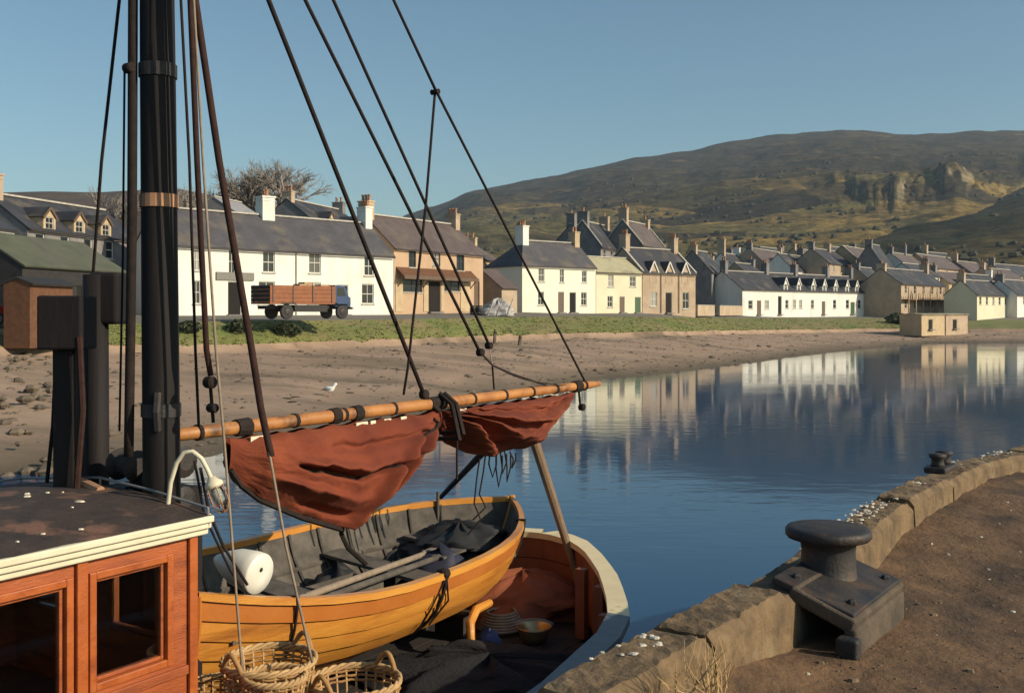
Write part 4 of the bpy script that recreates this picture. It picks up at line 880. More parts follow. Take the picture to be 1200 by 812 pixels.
facade_holes(mb, lambda u, v, z: bp_(-v, -u, z), WW, WZ0, WZ1, [list(h) for h in aft], .05)
facade_holes(mb, lambda u, v, z: bp_(-u, -WW + v, z), WU, WZ0, WZ1, [[.3, -1.66, .85, -1.2], [1.2, -1.66, 1.8, -1.2]], .05)
facade_holes(mb, lambda u, v, z: bp_(-WU + v, -u, z), WW, WZ0, WZ1, [[.2, -1.66, .7, -1.2], [.85, -1.66, 1.35, -1.2]], .05)
wh = mb.build('wheelhouse', m_varn, boat)
MB().box(bp_(-WU / 2, -WW / 2, -2.25), (WU - .2, WW - .2, .5), BD).build('cabin_lining', m_inside, wh)
def ringframe(pf, h, w_, v0, v1, name, m, grow=0):
    a, b_, c, d = h[0] - grow, h[1] - grow, h[2] + grow, h[3] + grow
    for (x0, y0, x1, y1) in ((a, b_, a + w_, d), (c - w_, b_, c, d), (a + w_, b_, c - w_, b_ + w_), (a + w_, d - w_, c - w_, d)):
        mb = MB(); vs = [pf(u, v, z) for v in (v0, v1) for u, z in ((x0, y0), (x1, y0), (x1, y1), (x0, y1))]
        mb.add(vs, [(0, 1, 2, 3), (7, 6, 5, 4), (0, 4, 5, 1), (1, 5, 6, 2), (2, 6, 7, 3), (3, 7, 4, 0)]); soften(mb.build(name, m, wh), .004, 2)
sides = [(wp, wl), (lambda u, v, z: bp_(-v, -u, z), aft), (lambda u, v, z: bp_(-u, -WW + v, z), [(.3, -1.66, .85, -1.2), (1.2, -1.66, 1.8, -1.2)])]
for pf, hs in sides:
    for h in hs:
        ringframe(pf, h, .035, -.016, .03, 'window_frame', m_sash, .028); 
        ringframe(pf, h, .018, .012, .045, 'sash', m_varn, -.008)
        vs = [pf(u, v, z) for v in (.03, .034) for u, z in ((h[0], h[1]), (h[2], h[1]), (h[2], h[3]), (h[0], h[3]))]
        MB().add(vs, [(0, 1, 2, 3), (7, 6, 5, 4), (0, 4, 5, 1), (1, 5, 6, 2), (2, 6, 7, 3), (3, 7, 4, 0)]).build('pane', m_clear, wh)
# corner posts and rails
for u in (.02, (ul1 + u0) / 2, WU - .018):
    soften(MB().box(wp(u, -.012, (WZ0 + WZ1) / 2), (.055 if u < WU - .1 else .05, .022, WZ1 - WZ0 - .002), BD).build('stile', m_sash, wh), .005)
for z in (-1.085, zw0 - .075, -2.1):
    for (a, c) in ((.05, (ul1 + u0) / 2 - .03), ((ul1 + u0) / 2 + .03, WU - .046)): soften(MB().box(wp((a + c) / 2, -.010, z), (c - a, .018, .045), BD).build('rail', m_varn, wh), .004)
for z, e, h in ((-1.095, .05, .03), (-1.062, .075, .03), (-1.028, .095, .034)):
    mb = MB(); mb.box(bp_(-WU / 2 + .0, e / 2 - .02, z), (WU + .1, e + .04, h), BD); mb.box(bp_(e / 2 - .02 , -WW / 2, z + .0015), (e * .5 + .04, WW + .1, h), BD)
    mb.box(bp_(-WU / 2, -WW - e / 2 + .02, z), (WU + .1, e + .04, h), BD)
    soften(mb.build('roof_moulding', m_creamp, wh), .008, 3)
rr = []
for i in range(61):
    d = lerp(-WU - .06, .045, i / 60); r = []
    for j in range(45):
        n_ = lerp(.085, -WW - .085, j / 44); q = (n_ + WW / 2) / (WW / 2 + .085); z = -1.012 + .07 * (1 - q * q)
        pt = bp_(d, n_, z); pt.z += .004 * fbm((pt.x * 6, pt.y * 6, 3)) + .006 * max(0, fbm((pt.x * 3, pt.y * 3, 8)) - .15); r.append(pt)
    rr.append(r)
MB().grid(rr).build('roof', m_felt, wh, True)
fk = MB(); rnd = random.Random(5)
for k in range(26):
    n_ = rnd.uniform(-1.2, -.05); q = (n_ + WW / 2) / (WW / 2 + .085)
    if rnd.random() < .75: chip(fk, bp_(rnd.uniform(-1.5, 0), n_, -1.006 + .07 * (1 - q * q)), rnd.uniform(.006, .028), .1)
tag(fk.build('paint_flakes', m_creamp, wh), kind='stuff')
q0, q1, q2 = bp_(.03, .07, -.975), bp_(.03, -.8, -.90), bp_(.03, -WW, -.97)
MB().tube([q0, q0.lerp(q1, .5) + Vector((0, 0, .01)), q1, q2, bp_(-2.4, -WW, -.95)], .007, 6).build('hand_rail', m_grey, wh)
for q in (q0, q1, q2): MB().tube([q - Vector((0, 0, .09)), q], .006, 6).build('rail_post', m_grey, wh)
# two dark posts beyond the wheelhouse roof, one capped by a box
A_ = P(81, 575, 5.62); B_ = P(80, 372, 5.62)
po = soften(MB().bar(A_, B_, .14, .12, (1, 0, 0)).build('gallows_post', m_mast, boat), .01)
soften(MB().box(P(79, 378, 5.60), (.24, .22, .29)).build('box_head', m_mast, po), .012)
A_ = P(114, 560, 5.95); A_.z = DECK; B_ = P(112, 322, 5.95)
pq = MB().tube([A_, A_.lerp(B_, .5), B_], [.075, .072, .07], 14).build('exhaust_pipe', m_mast, boat, True)
soften(MB().box(P(128, 350, 6.0), (.17, .2, .30)).build('cowl', m_mast, pq), .02)
MB().tube([P(93, 395, 5.5), P(97, 480, 5.5), P(90, 572, 5.5)], .018, 7).build('stay', m_roper, boat); MB().tube([P(66, 410, 5.7), P(62, 500, 5.7), P(54, 575, 5.8)], .012, 6).build('stay', m_rope, boat)
MB().tube([P(95, 565, 5.58), P(118, 575, 5.45)], [.03, .025], 8).build('pipe_stub', m_pot, boat)
# mast
MF = P(189, 505, 5.5); MT = P(178, -640, 5.5); MB_ = Vector((MF.x + .02, MF.y, DECK))
def mastp(py): t = (py - 505) / (-640 - 505); return MF.lerp(MT, t)
mast = MB().tube([MB_, MF, mastp(100), MT], [.10, .097, .092, .07], 22).build('mast', m_mast, boat, True)
for py in (236, 84, 480): q = mastp(py); MB().tube([q - Vector((0, 0, .035)), q + Vector((0, 0, .035))], .104 if py > 400 else .100, 22).build('mast_band', m_iron if py != 236 else m_pot, mast)
MB().tube([q + Vector((.02, -.11, .1)), q + Vector((.02, -.13, .0)), q + Vector((.02, -.11, -.1))], .02, 6).build('cleat', m_iron, mast)
# boom
BM = P(172, 514, 5.52); BE = P(702, 449.5, 9.55); BV = (BE - BM)
def boomt(px): k = (px - 600) / F; return (k * BM.y - BM.x) / (BV.x - k * BV.y)
def boomp(px, dz=0): return BM + BV * boomt(px) + Vector((0, 0, dz))
boom = MB().tube([BM, BM.lerp(BE, .1), BM.lerp(BE, .5), BM.lerp(BE, .95), BE], [.032, .040, .043, .038, .024], 16).build('boom', m_spar, boat, True)
bdir = BV.normalized()
for px in (232, 345, 402, 460, 553, 590, 622, 650, 684):
    q = boomp(px); MB().tube([q - bdir * .012, q + bdir * .012], .047, 12).build('lashing', m_rope, boom)
for px, w_ in ((285, .10), (392, .07), (418, .07), (512, .16), (676, .10)):
    q = boomp(px); MB().tube([q - bdir * w_ * .6, q + bdir * w_ * .4], [.051, .055], 10).build('lashing', m_rope, boom)
# sail, hung in folds below the boom
m_sail = mat('tan_sail', (.185, .034, .010), (.13, .022, .008), 3, .92, .004, 90, c3=(.225, .048, .016), s3=1.2, th3=(.5, .7))
def bplane(px, py):
    q = boomp(px); return (HY - py) / F * q.y - q.z          # height relative to the boom
side = Vector((bdir.y, -bdir.x, 0)).normalized()
SROWS = {}
def sail_part(name, pxa, pxb, bot, fold, nx=170, nz=80, top=-.05, hold=.02, bel=.17):
    rows_ = []
    for i in range(nx + 1):
        a = i / nx; px = lerp(pxa, pxb, a); q = boomp(px); zb = bplane(px, curve(bot, px)) + .02 * fbm((a * 9, 3, 0)); zt = top - .015 * abs(math.sin(a * 26)); r = []
        for sgn in (1, -1):
            for j in range(nz + 1):
                b_ = j / nz if sgn > 0 else 1 - j / nz
                if sgn < 0 and j == 0: continue
                z = lerp(zt, zb, b_); wdt = hold + bel * math.sin(math.pi * min(1, b_ ** .75)) ** .8 * min(1, (zt - zb) / .35) * min(1, .15 + 7 * a) * min(1, .3 + 5 * (1 - a))
                fo = fold(a, b_) * min(1, 12 * a) * min(1, 12 * (1 - a)) if sgn > 0 else .02 * fbm((a * 5, b_ * 3, 1))
                r.append(q + side * ((wdt + fo) * sgn + .0) + Vector((0, 0, z + (.006 * fbm((a * 14, b_ * 9, 5))))))
        rows_.append(r)
    SROWS[name] = rows_
    return MB().grid(rows_).build(name, m_sail, boat, True)
def ridge(x, c, w_): return math.exp(-((x - c) / w_) ** 2)
def f1(a, b_):
    v = .03 * fbm((a * 2.2, b_ * 1.6, 2)) + .012 * abs(fbm((a * 7 + b_ * 3, b_ * 5 - a * 3, 2)))
    for (a0, b0, a1, b1, w_, h) in ((.28, .42, .80, .56, .035, -.06), (.30, .36, .80, .47, .06, .035), (.55, 1.0, .80, .30, .035, .07), (.60, 1.0, .86, .28, .025, -.07), (.66, .95, .92, .2, .035, .06), (.76, .8, .96, .2, .03, -.05), (.35, .86, .60, .88, .05, -.04), (.2, .65, .6, .74, .07, .035), (.45, .2, .85, .26, .06, -.03)):
        h *= 2.1; w_ *= .8; d = Vector((a1 - a0, b1 - b0)); L2 = d.length_squared; t = max(0, min(1, ((a - a0) * d.x + (b_ - b0) * d.y) / L2)); e = math.hypot(a - a0 - d.x * t, b_ - b0 - d.y * t); v += h * math.exp(-(e / w_) ** 2) * (.5 + .5 * math.sin(math.pi * min(1, .2 + t)))
    return v
def f2(a, b_):
    an = math.atan2(b_ * .9 + .02, a + .06); return .10 * math.sin(an * 17 + 1.2 * fbm((a * 3, b_ * 3, 4))) * min(1, b_ * 4 + .2) * (1 - a * .55) + .025 * fbm((a * 4, b_ * 4, 6))
sail = sail_part('sail', 266, 514, [(266, 548), (278, 567), (300, 583), (350, 604), (400, 619), (432, 592), (470, 560), (500, 522), (514, 500)], f1)
hem = [boomp(px, bplane(px, py)) + side * .03 for px, py in ((266, 550), (278, 568), (300, 585), (350, 606), (398, 620))]
MB().tube(hem, .018, 6).build('bolt_rope', m_rope, sail)
def band(nm, par, pts, r, m, nz=80):  # dark tubes on the cloth, standing in for shade in its creases
    rw = SROWS[nm]; q = []
    for (a0, b0), (a1, b1) in zip(pts, pts[1:]):
        for k in range(10): t = k / 10; q.append(rw[int(lerp(a0, a1, t) * (len(rw) - 1))][int(lerp(b0, b1, t) * nz)] + side * .004)
    MB().tube(q, r, 6).build('crease_shade', m, par, True)
band('sail', sail, [(.57, .99), (.72, .62), (.83, .38), (.95, .12)], .011, m_rope); band('sail', sail, [(.28, .46), (.55, .52), (.76, .55)], .008, m_rope)
clew = boomp(400, bplane(400, 618)); MB().tube([clew + Vector((0, 0, .03)), clew - Vector((0, 0, .04)), clew + Vector((.05, -.05, -.12)), clew + Vector((.18, -.1, -.22))], .016, 6).build('sheet_rope', m_rope, sail)
sail2 = sail_part('sail_bundle', 514, 672, [(514, 503), (530, 520), (552, 532), (580, 536), (612, 524), (640, 497), (660, 474), (672, 462)], f2, bel=.2)
for px, py in ((518, 505), (513, 512)): MB().tube([boomp(px, .07) + side * .02, boomp(px) + side * .13, boomp(px, bplane(px, py)) + side * .2, boomp(px, bplane(px, py + 2)) - side * .05], .02, 6).build('gasket', m_rope, sail2)
MB().tube([boomp(523, -.1) + side * .1, boomp(523, bplane(523, 560)) + side * .1], .009, 5).build('rope_end', m_rope, sail2)
for k, px in enumerate((556, 562, 567, 574, 579, 584, 590)):
    q = boomp(px, bplane(px, 528)) + side * .06; dz = (.40, .33, .2, .28, .17, .24, .13)[k]
    MB().tube([q, q + Vector((-.03 + .01 * k, 0, -dz * .5)), q + Vector((-.05 if k < 2 else .02, -.02, -dz)), q + Vector((.0 if k < 2 else .05, -.03, -dz * (1.3 if k < 2 else .5))), q + Vector((-.1 if k < 2 else .05, -.03, -dz * (1.6 if k < 2 else .1)))], .007, 5).build('reef_point', m_rope, sail2)
# pale strips set between boom and sail
for px, w_ in ((296, .14), (416, .11), (429, .05), (446, .07), (465, .06), (535, .08)): 
    q = boomp(px, -.072) + side * .06; MB().box(q, (w_, .012, .035), bdir).build('pale_strip', m_creamp, boom)
m_crutch = mat('crutch_wood', (.24, .15, .085), (.15, .095, .055), 6, .8, .004, 30, stretch=(2, 2, .4))
# boom crutch of two crossed legs
for (a, c, r0) in ((P(621, 500, 9.0), P(691, 722, 8.62), .046), (P(566, 530, 8.6), P(500, 600, 10.2), .03)):
    if c.z < DECK: c.z = DECK
    MB().tube([a + (a - c) * .12, a, c], [r0, r0, r0 * .6], 10).build('crutch_leg', m_crutch if r0 > .033 else m_mast, boat)
# standing and running rigging
def rope(pts, r, m, name='rope', sag=0):
    q = [P(*p_) for p_ in pts]; out = []
    for a, c in zip(q, q[1:]):
        for k in range(8): out.append(a.lerp(c, k / 8) - Vector((0, 0, sag * math.sin(math.pi * k / 8))))
    return MB().tube(out + [q[-1]], r, 7).build(name, m, boat, True)
bY = lambda px: boomp(px).y
def block(px, py, Y, s_=.05):
    q = P(px, py, Y); s_ *= .7; o = MB().lathe(q - side * .03, [(.02, 0), (s_, .008), (s_, .052), (.02, .06)], 14, side).build('pulley_block', m_rope, boat)
rope([(184, -331, 5.5), (499, 468, bY(499))], 0.0156, m_rope); block(497, 462, bY(497))
rope([(499, 468, bY(499)), (515, 482, bY(515) - .1)], 0.0187, m_rope)
rope([(183, -351, 5.5), (562, 412, 8.0)], 0.0125, m_rope); block(563, 413, 8.0, .045)
rope([(182, -461, 5.5), (573, 404, 8.15)], 0.0117, m_rope); block(573, 405, 8.15, .04)
rope([(563, 413, 8.0), (577, 428, 8.0), (579, 456, bY(579))], 0.0078, m_roper); rope([(573, 405, 8.15), (577, 428, 8.05)], 0.0047, m_ropel)
rope([(577, 428, 8.02), (600, 438, 8.3), (641, 452, bY(641))], 0.0078, m_rope); rope([(577, 428, 8.02), (640, 449, 8.7), (680, 446, bY(680))], 0.0039, m_rope, sag=.03)
rope([(181, -600, 5.5), (510, 105, 7.0)], 0.0101, m_rope); rope([(510, 105, 7.0), (685, 446, bY(685))], 0.0101, m_rope); block(510, 108, 7.0, .025)
rope([(510, 105, 7.0), (499, 240, 7.05), (478, 430, 7.15), (473, 462, bY(473))], 0.0094, m_rope)
rope([(678, 455, bY(678)), (680, 475, bY(680))], 0.0117, m_rope); block(682, 477, bY(680), .045)
rope([(166, -300, 5.5), (140, 0, 5.6), (119, 190, 5.8), (107, 350, 6.1), (92, 560, 6.6)], 0.0094, m_rope, 'shroud')
rope([(146, 84, 5.45), (144, 300, 5.5), (140, 505, 5.5)], 0.0062, m_rope, 'halyard'); rope([(158, -300, 5.48), (156, 0, 5.45), (155, 250, 5.43), (151, 535, 5.45)], 0.026, m_rope, 'halyard'); block(151, 80, 5.43, .04)
rope([(178, -300, 5.45), (212, 0, 5.4), (222, 190, 5.4), (229, 410, 5.42), (233, 500, 5.45)], 0.0078, m_rope, 'halyard')
rope([(180, -320, 5.42), (223, 0, 5.35), (231, 190, 5.35), (242, 410, 5.38), (247, 440, 5.4)], 0.0156, m_roper, 'halyard'); block(246, 448, 5.38, .045); block(249, 478, 5.38, .035); rope([(246, 445, 5.38), (250, 495, 5.4)], 0.0094, m_rope)
rope([(190, -300, 5.4), (227, 0, 5.3), (238, 190, 5.3), (253, 410, 5.3), (263, 520, 5.28), (285, 800, 5.2)], 0.0070, m_ropel, 'halyard')
rope([(184, -290, 5.45), (229, 0, 5.4), (257, 190, 5.38), (295, 410, 5.3), (306, 480, 5.28), (318, 535, 5.26)], 0.0187, m_roper, 'backstay'); rope([(312, 510, 5.26), (335, 640, 5.2), (366, 776, 5.16)], 0.0070, m_ropel, 'backstay_tail')
rope([(235, 548, 5.4), (245, 600, 5.45), (262, 640, 5.5), (290, 685, 5.55)], 0.0086, m_rope); rope([(228, 540, 5.4), (240, 605, 5.45), (270, 668, 5.5), (284, 688, 5.55)], 0.0070, m_rope)
# winch clutter at the mast foot
wn = MB()
for k, (px, py, s_) in enumerate(((205, 540, .09), (180, 560, .1), (150, 545, .09), (165, 590, .1), (205, 585, .08))):
    q = P(px, py, 5.75); MB().lathe(q - BN * .1, [(s_ * .5, 0), (s_, .02), (s_ * .7, .05), (s_ * .7, .15), (s_, .18), (s_ * .5, .2)], 16, BN).build('winch_drum', m_iron, boat)
MB().box(P(178, 600, 5.85) - Vector((0, 0, .7)), (.5, .3, 1.7), BN).build('winch_frame', m_mast, boat)
# deck lamp on a bent arm
la = [P(x, y, 5.22) for x, y in ((197, 612), (197, 590), (200, 565), (207, 542), (216, 530), (226, 529), (236, 537), (243, 550), (249, 564))]
arm = MB().tube(la, .012, 8).build('lamp_arm', m_creamp, boat, True)
ax = (P(262, 600, 5.22) - P(249, 564, 5.22)).normalized(); q = P(249, 563, 5.22)
MB().lathe(q, [(.018, -.02), (.03, .0), (.045, .012), (.048, .03), (.03, .04)], 16, ax).build('lamp_head', m_creamp, arm, True)
MB().lathe(q + ax * .036, [(.03, 0), (.036, .03), (.036, .09), (.025, .12), (.006, .13)], 14, ax).build('lamp_glass', m_clear, arm, True)
MB().lathe(q + ax * .036, [(.012, 0), (.02, .04), (.02, .07), (.005, .09)], 10, ax).build('bulb', m_frame, arm, True)
for k in range(5):
    e = k * 1.2566; a1 = ax.orthogonal().normalized(); a2 = ax.cross(a1); o_ = a1 * math.cos(e) + a2 * math.sin(e)
    MB().tube([q + ax * .03 + o_ * .042, q + ax * .12 + o_ * .043, q + ax * .165 + o_ * .022, q + ax * .172], .003, 5).build('cage_bar', m_spar, arm)
# ---------------------------------------------------------------- dinghy on deck
m_strk = mat('golden_varnish', (.66, .30, .05), (.52, .20, .032), 3.5, .36, .003, 40, coat=.25, rr=.1, c3=(.30, .10, .018), s3=3.0, th3=(.54, .74), stretch=(.5, .35, 3))
m_strk2 = mat('orange_varnish', (.50, .17, .035), (.42, .135, .028), 3, .36, .002, 40, coat=.3, rr=.08)
m_gwood = mat('weathered_wood', (.13, .11, .09), (.06, .052, .044), 7, .85, .004, 40); m_dkwood = mat('dark_wood', (.05, .042, .038), (.035, .03, .027), 7, .8)
DX, DY, DH, DL, DB, DT, HB, HS, FU, SM = -2.117, 5.976, .974, 3.756, 1.548, .546, .10, .193, 3.4, .407
du = Vector((math.cos(DH), math.sin(DH), 0)); dv = Vector((-math.sin(DH), math.cos(DH), 0)); D0 = Vector((DX, DY, 0)); DEP = .66; ROLL = .055
def rimf(s_): return DT + (1 - DT) * math.sin(math.pi / 2 * s_ / SM) if s_ < SM else max(0, 1 - ((s_ - SM) / (1 - SM)) ** FU)
def rimz(s_): return -1.75 + (HB * ((s_ - SM) / (1 - SM)) ** 2 if s_ > SM else HS * ((SM - s_) / SM) ** 2)
GV = [(0, .03), (.08, .2), (.2, .46), (.4, .72), (.6, .87), (.8, .95), (1, 1)]
def dp(s_, v, sd, inset=0.0):
    b_ = DB / 2 * rimf(s_); zr = rimz(s_); zk = -1.75 - DEP + .26 * max(0, (s_ - .72) / .28) ** 2.4 + .08 * max(0, (.3 - s_) / .3) ** 2
    g_ = curve(GV, v) ** (1 + .5 * s_ ** 6); rake = .085 * s_ ** 4 * max(0, 1 - v) ** 1.4 - (0.02 * (1 - v) * (1 - s_) ** 6)
    x = s_ * DL - rake * DL; y = max(0, b_ * g_ - inset) * sd; z = lerp(zk, zr, v) + (inset * .6 * (1 - v)) + ROLL * y / .77
    return D0 + du * x + dv * y + Vector((0, 0, z))
dg = thing('wooden_dinghy', D0 + du * DL / 2 + Vector((0, 0, -2.4)), 'varnished golden clinker dinghy resting on deck under the furled sail', 'dinghy')
SS = [0, .02, .05, .1, .16, .22, .3, .38, .46, .54, .62, .69, .75, .8, .845, .88, .91, .935, .955, .97, .985, 1]
NS = 6; vv = [0, .16, .33, .50, .66, .82, 1.0]
for sd in (-1, 1):
    for k in range(NS):
        lo, hi = vv[k], vv[k + 1] + (.02 if k < NS - 1 else 0)
        outl = [dp(s_, lo, sd, -.022) for s_ in SS]; outh = [dp(s_, hi, sd, .0) for s_ in SS]; mid = [dp(s_, (lo + hi) / 2, sd, -.0135) for s_ in SS]
        inl = [dp(s_, lo, sd, .004) for s_ in SS]
        (MB().grid([outl, mid, outh]).grid([inl, outl]) if sd > 0 else MB().grid([outh, mid, outl]).grid([outl, inl])).build('strake', m_strk2 if k == NS - 1 else m_strk, dg, True)
    inn = [[dp(s_, v, sd, .018) for s_ in SS] for v in (0, .08, .2, .35, .5, .65, .8, .98)]
    MB().grid(inn if sd < 0 else inn[::-1]).build('inner_skin', m_gwood, dg, True)
    # gunwale
    a = [dp(s_, 1, sd, -.022) for s_ in SS]; up = Vector((0, 0, .022))
    c = [dp(s_, 1, sd, .03) for s_ in SS]
    MB().grid([[q - up for q in a], [q + up for q in a], [q + up for q in c], [q - up for q in c], [q - up for q in a]]).build('gunwale', m_strk, dg)
    rb = [dp(s_, .86, sd, -.03) for s_ in SS]; rb2 = [dp(s_, .815, sd, -.03) for s_ in SS]; rb0 = [dp(s_, .86, sd, -.004) for s_ in SS]; rb3 = [dp(s_, .815, sd, -.004) for s_ in SS]
    for s_ in [.08, .16, .24, .32, .4, .48, .56, .64, .72, .8, .87]:
        MB().tube([dp(s_, v, sd, .03) for v in (.02, .15, .3, .5, .7, .9, .98)], .013, 5).build('rib', m_gwood, dg)
    rs = [dp(s_, .60, sd, .034) for s_ in SS[1:16]]; MB().tube(rs, .018, 5).build('riser', m_gwood, dg)
    # transom corner post on each side
    MB().tube([dp(0, v, sd, -.012) for v in (.0, .2, .4, .6, .8, 1.0)], .022, 6).build('corner_post', m_strk2, dg)
tr = [dp(0, v, -1) for v in (1, .8, .6, .4, .2, .0)] + [dp(0, v, 1) for v in (.0, .2, .4, .6, .8, 1)]
MB().slab(tr, .03).build('transom', m_strk2, dg)
MB().tube([dp(s_, 0, 1) - Vector((0, 0, .02)) for s_ in (.0, .2, .4, .6, .75, .85, .92, .97, 1)] , .028, 6).build('keel', m_strk, dg)
MB().tube([dp(1, v, 1) + du * .012 for v in (0, .2, .4, .6, .8, 1.0, 1.06)], [.03, .03, .03, .03, .03, .03, .025], 6).build('stem', m_strk, dg)
for s_, w_ in ((.10, .34), (.33, .24), (.58, .22), (.80, .26)):
    a, c = dp(s_, .68, -1, .03), dp(s_, .68, 1, .03); MB().bar(a, c, w_, .025).build('thwart', m_gwood, dg)
for k in range(5):
    y = (k - 2) * .125; sv = [s_ for s_ in SS if DB / 2 * rimf(s_) * .5 > abs(y) + .02 and .05 < s_ < .86]
    a = D0 + du * sv[0] * DL + dv * y; c = D0 + du * sv[-1] * DL + dv * y; a.z = c.z = -2.19; MB().bar(a, c, .105, .018).build('floor_board', m_gwood, dg)
bow = [dp(s_, .98, -1, .03) for s_ in SS[15:]] + [dp(s_, .98, 1, .03) for s_ in SS[15:]][::-1]
for sd_, s_ in ((-1, .15), (-1, .48), (-1, .86)):
    pts = [dp(s_, v, sd_, -.028) for v in (1.05, .9, .75, .6, .45, .3, .15)]
    MB().tube([dp(s_, 1.02, sd_, .06)] + pts, .013 if s_ > .2 else .009, 6).build('lashing_strap', m_rope, dg)
q = dp(.48, 1, -1); MB().lathe(q + Vector((0, 0, .0)), [(.03, -.02), (.045, .01), (.035, .04), (.01, .05)], 10).build('lashing_knot', m_rope, dg)
for k in (-.05, .05): MB().tube([q + dv * -.02, dp(.48 + k * .5, .7, -1, -.035), dp(.48 + k * .3, .42, -1, -.035)], .007, 5).build('lashing_strap', m_rope, dg)
# chocks under the dinghy
for s_, lb in ((.25, 'timber chock under the stern half of the dinghy'), (.7, 'timber chock under the bow half of the dinghy')):
    c = D0 + du * s_ * DL; c.z = DECK; ck = thing('timber_chock', c, lb, 'chock', 'dinghy chocks'); 
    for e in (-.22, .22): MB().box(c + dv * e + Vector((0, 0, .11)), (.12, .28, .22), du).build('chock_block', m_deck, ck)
# gear lying in the dinghy
def oar(s0, s1, y0, y1, z0, z1, lb, m):
    a = D0 + du * s0 * DL + dv * y0; a.z = z0; c = D0 + du * s1 * DL + dv * y1; c.z = z1
    o = thing('oar', a, lb, 'oar', 'oars in the dinghy'); dr = (c - a).normalized()
    MB().tube([a, a.lerp(c, .06), a.lerp(c, .1), a.lerp(c, .75)], [.018, .018, .026, .022], 8).build('shaft', m, o, True); MB().bar(a.lerp(c, .74), c, .12, .016).build('blade', m, o)
oar(.12, .82, -.30, -.22, -1.90, -1.86, 'grey oar lying along the near side of the dinghy', m_gwood); oar(.14, .84, -.16, -.06, -1.90, -1.86, 'pale oar lying along the middle of the dinghy', m_ropel)
def lump(root, name, c, rx, ry, rz, m, seed, n=16, rows=9, am=.25):
    rr = []
    for i in range(rows + 1):
        a = i / rows; r = []
        for j in range(n):
            q = 2 * math.pi * j / n; k = math.sqrt(max(0, 1 - a * a)) * (1 + am * fbm((math.cos(q) * 1.7 + seed, math.sin(q) * 1.7, a * 2.5))); r.append(c + Vector((math.cos(q) * rx * k, math.sin(q) * ry * k, a * rz * (1 + am * fbm((math.cos(q) * 2, math.sin(q) * 2 + seed, a))))))
        rr.append(r)
    return MB().grid(rr, True).build(name, m, root, True)
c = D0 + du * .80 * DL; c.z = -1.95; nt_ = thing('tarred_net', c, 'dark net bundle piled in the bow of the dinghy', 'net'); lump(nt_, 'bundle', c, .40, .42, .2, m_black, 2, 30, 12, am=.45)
c = D0 + du * .66 * DL - dv * .2; c.z = -2.18; nb = thing('blue_oilskin', c, 'dark blue oilskin bundled forward in the dinghy', 'oilskin'); lump(nb, 'bundle', c, .26, .2, .34, mat('navy_cloth', (.015, .02, .05), (.03, .03, .045), 6, .7), 5, am=.4)
c = D0 + du * .45 * DL + dv * .05; c.z = -2.18; nb = thing('fish_box', c, 'grey wooden box on the floor of the dinghy', 'box')
for e in (-.14, .14): MB().box(c + dv * e + Vector((0, 0, .12)), (.5, .02, .22), du).build('side', m_gwood, nb); MB().box(c + du * e * 1.7 + Vector((0, 0, .12)), (.02, .262, .22), du).build('end', m_gwood, nb)
MB().box(c + Vector((0, 0, .02)), (.46, .26, .02), du).build('bottom', m_gwood, nb)
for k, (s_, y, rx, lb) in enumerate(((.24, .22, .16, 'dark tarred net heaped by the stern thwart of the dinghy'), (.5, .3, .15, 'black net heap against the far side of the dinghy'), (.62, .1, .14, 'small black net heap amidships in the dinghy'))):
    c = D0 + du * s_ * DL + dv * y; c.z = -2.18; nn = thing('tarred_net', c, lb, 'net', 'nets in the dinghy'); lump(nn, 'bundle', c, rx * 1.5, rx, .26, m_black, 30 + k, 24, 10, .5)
# post standing in the bow (rowlock pole)
q = dp(.86, .98, 1, .05); MB().tube([q - Vector((0, 0, .3)), q + Vector((0, 0, .12))], .014, 8).build('bow_post', m_gwood, dg)
# white drum in the stern
m_enam = mat('white_enamel', (.80, .77, .68), (.72, .68, .58), 5, .4, c3=(.5, .45, .36), s3=6, th3=(.6, .8))
c = P(291, 668, 6.15); ax = Vector((.88, -.45, -.16)).normalized(); wdm = thing('white_float', c - Vector((0, 0, .12)), 'white rounded float lying in the stern of the dinghy', 'float')
MB().lathe(c - ax * .17, [(.01, -.10), (.03, -.08), (.07, -.01), (.11, .09), (.125, .2), (.125, .25), (.118, .262), (.05, .265), (.02, .265)], 26, ax).build('body', m_enam, wdm, True)
q = c + ax * .094 + Vector((0, 0, .03)); MB().lathe(q, [(.014, 0), (.014, .008), (.006, .01)], 10, ax).build('bung', m_iron, wdm, True)
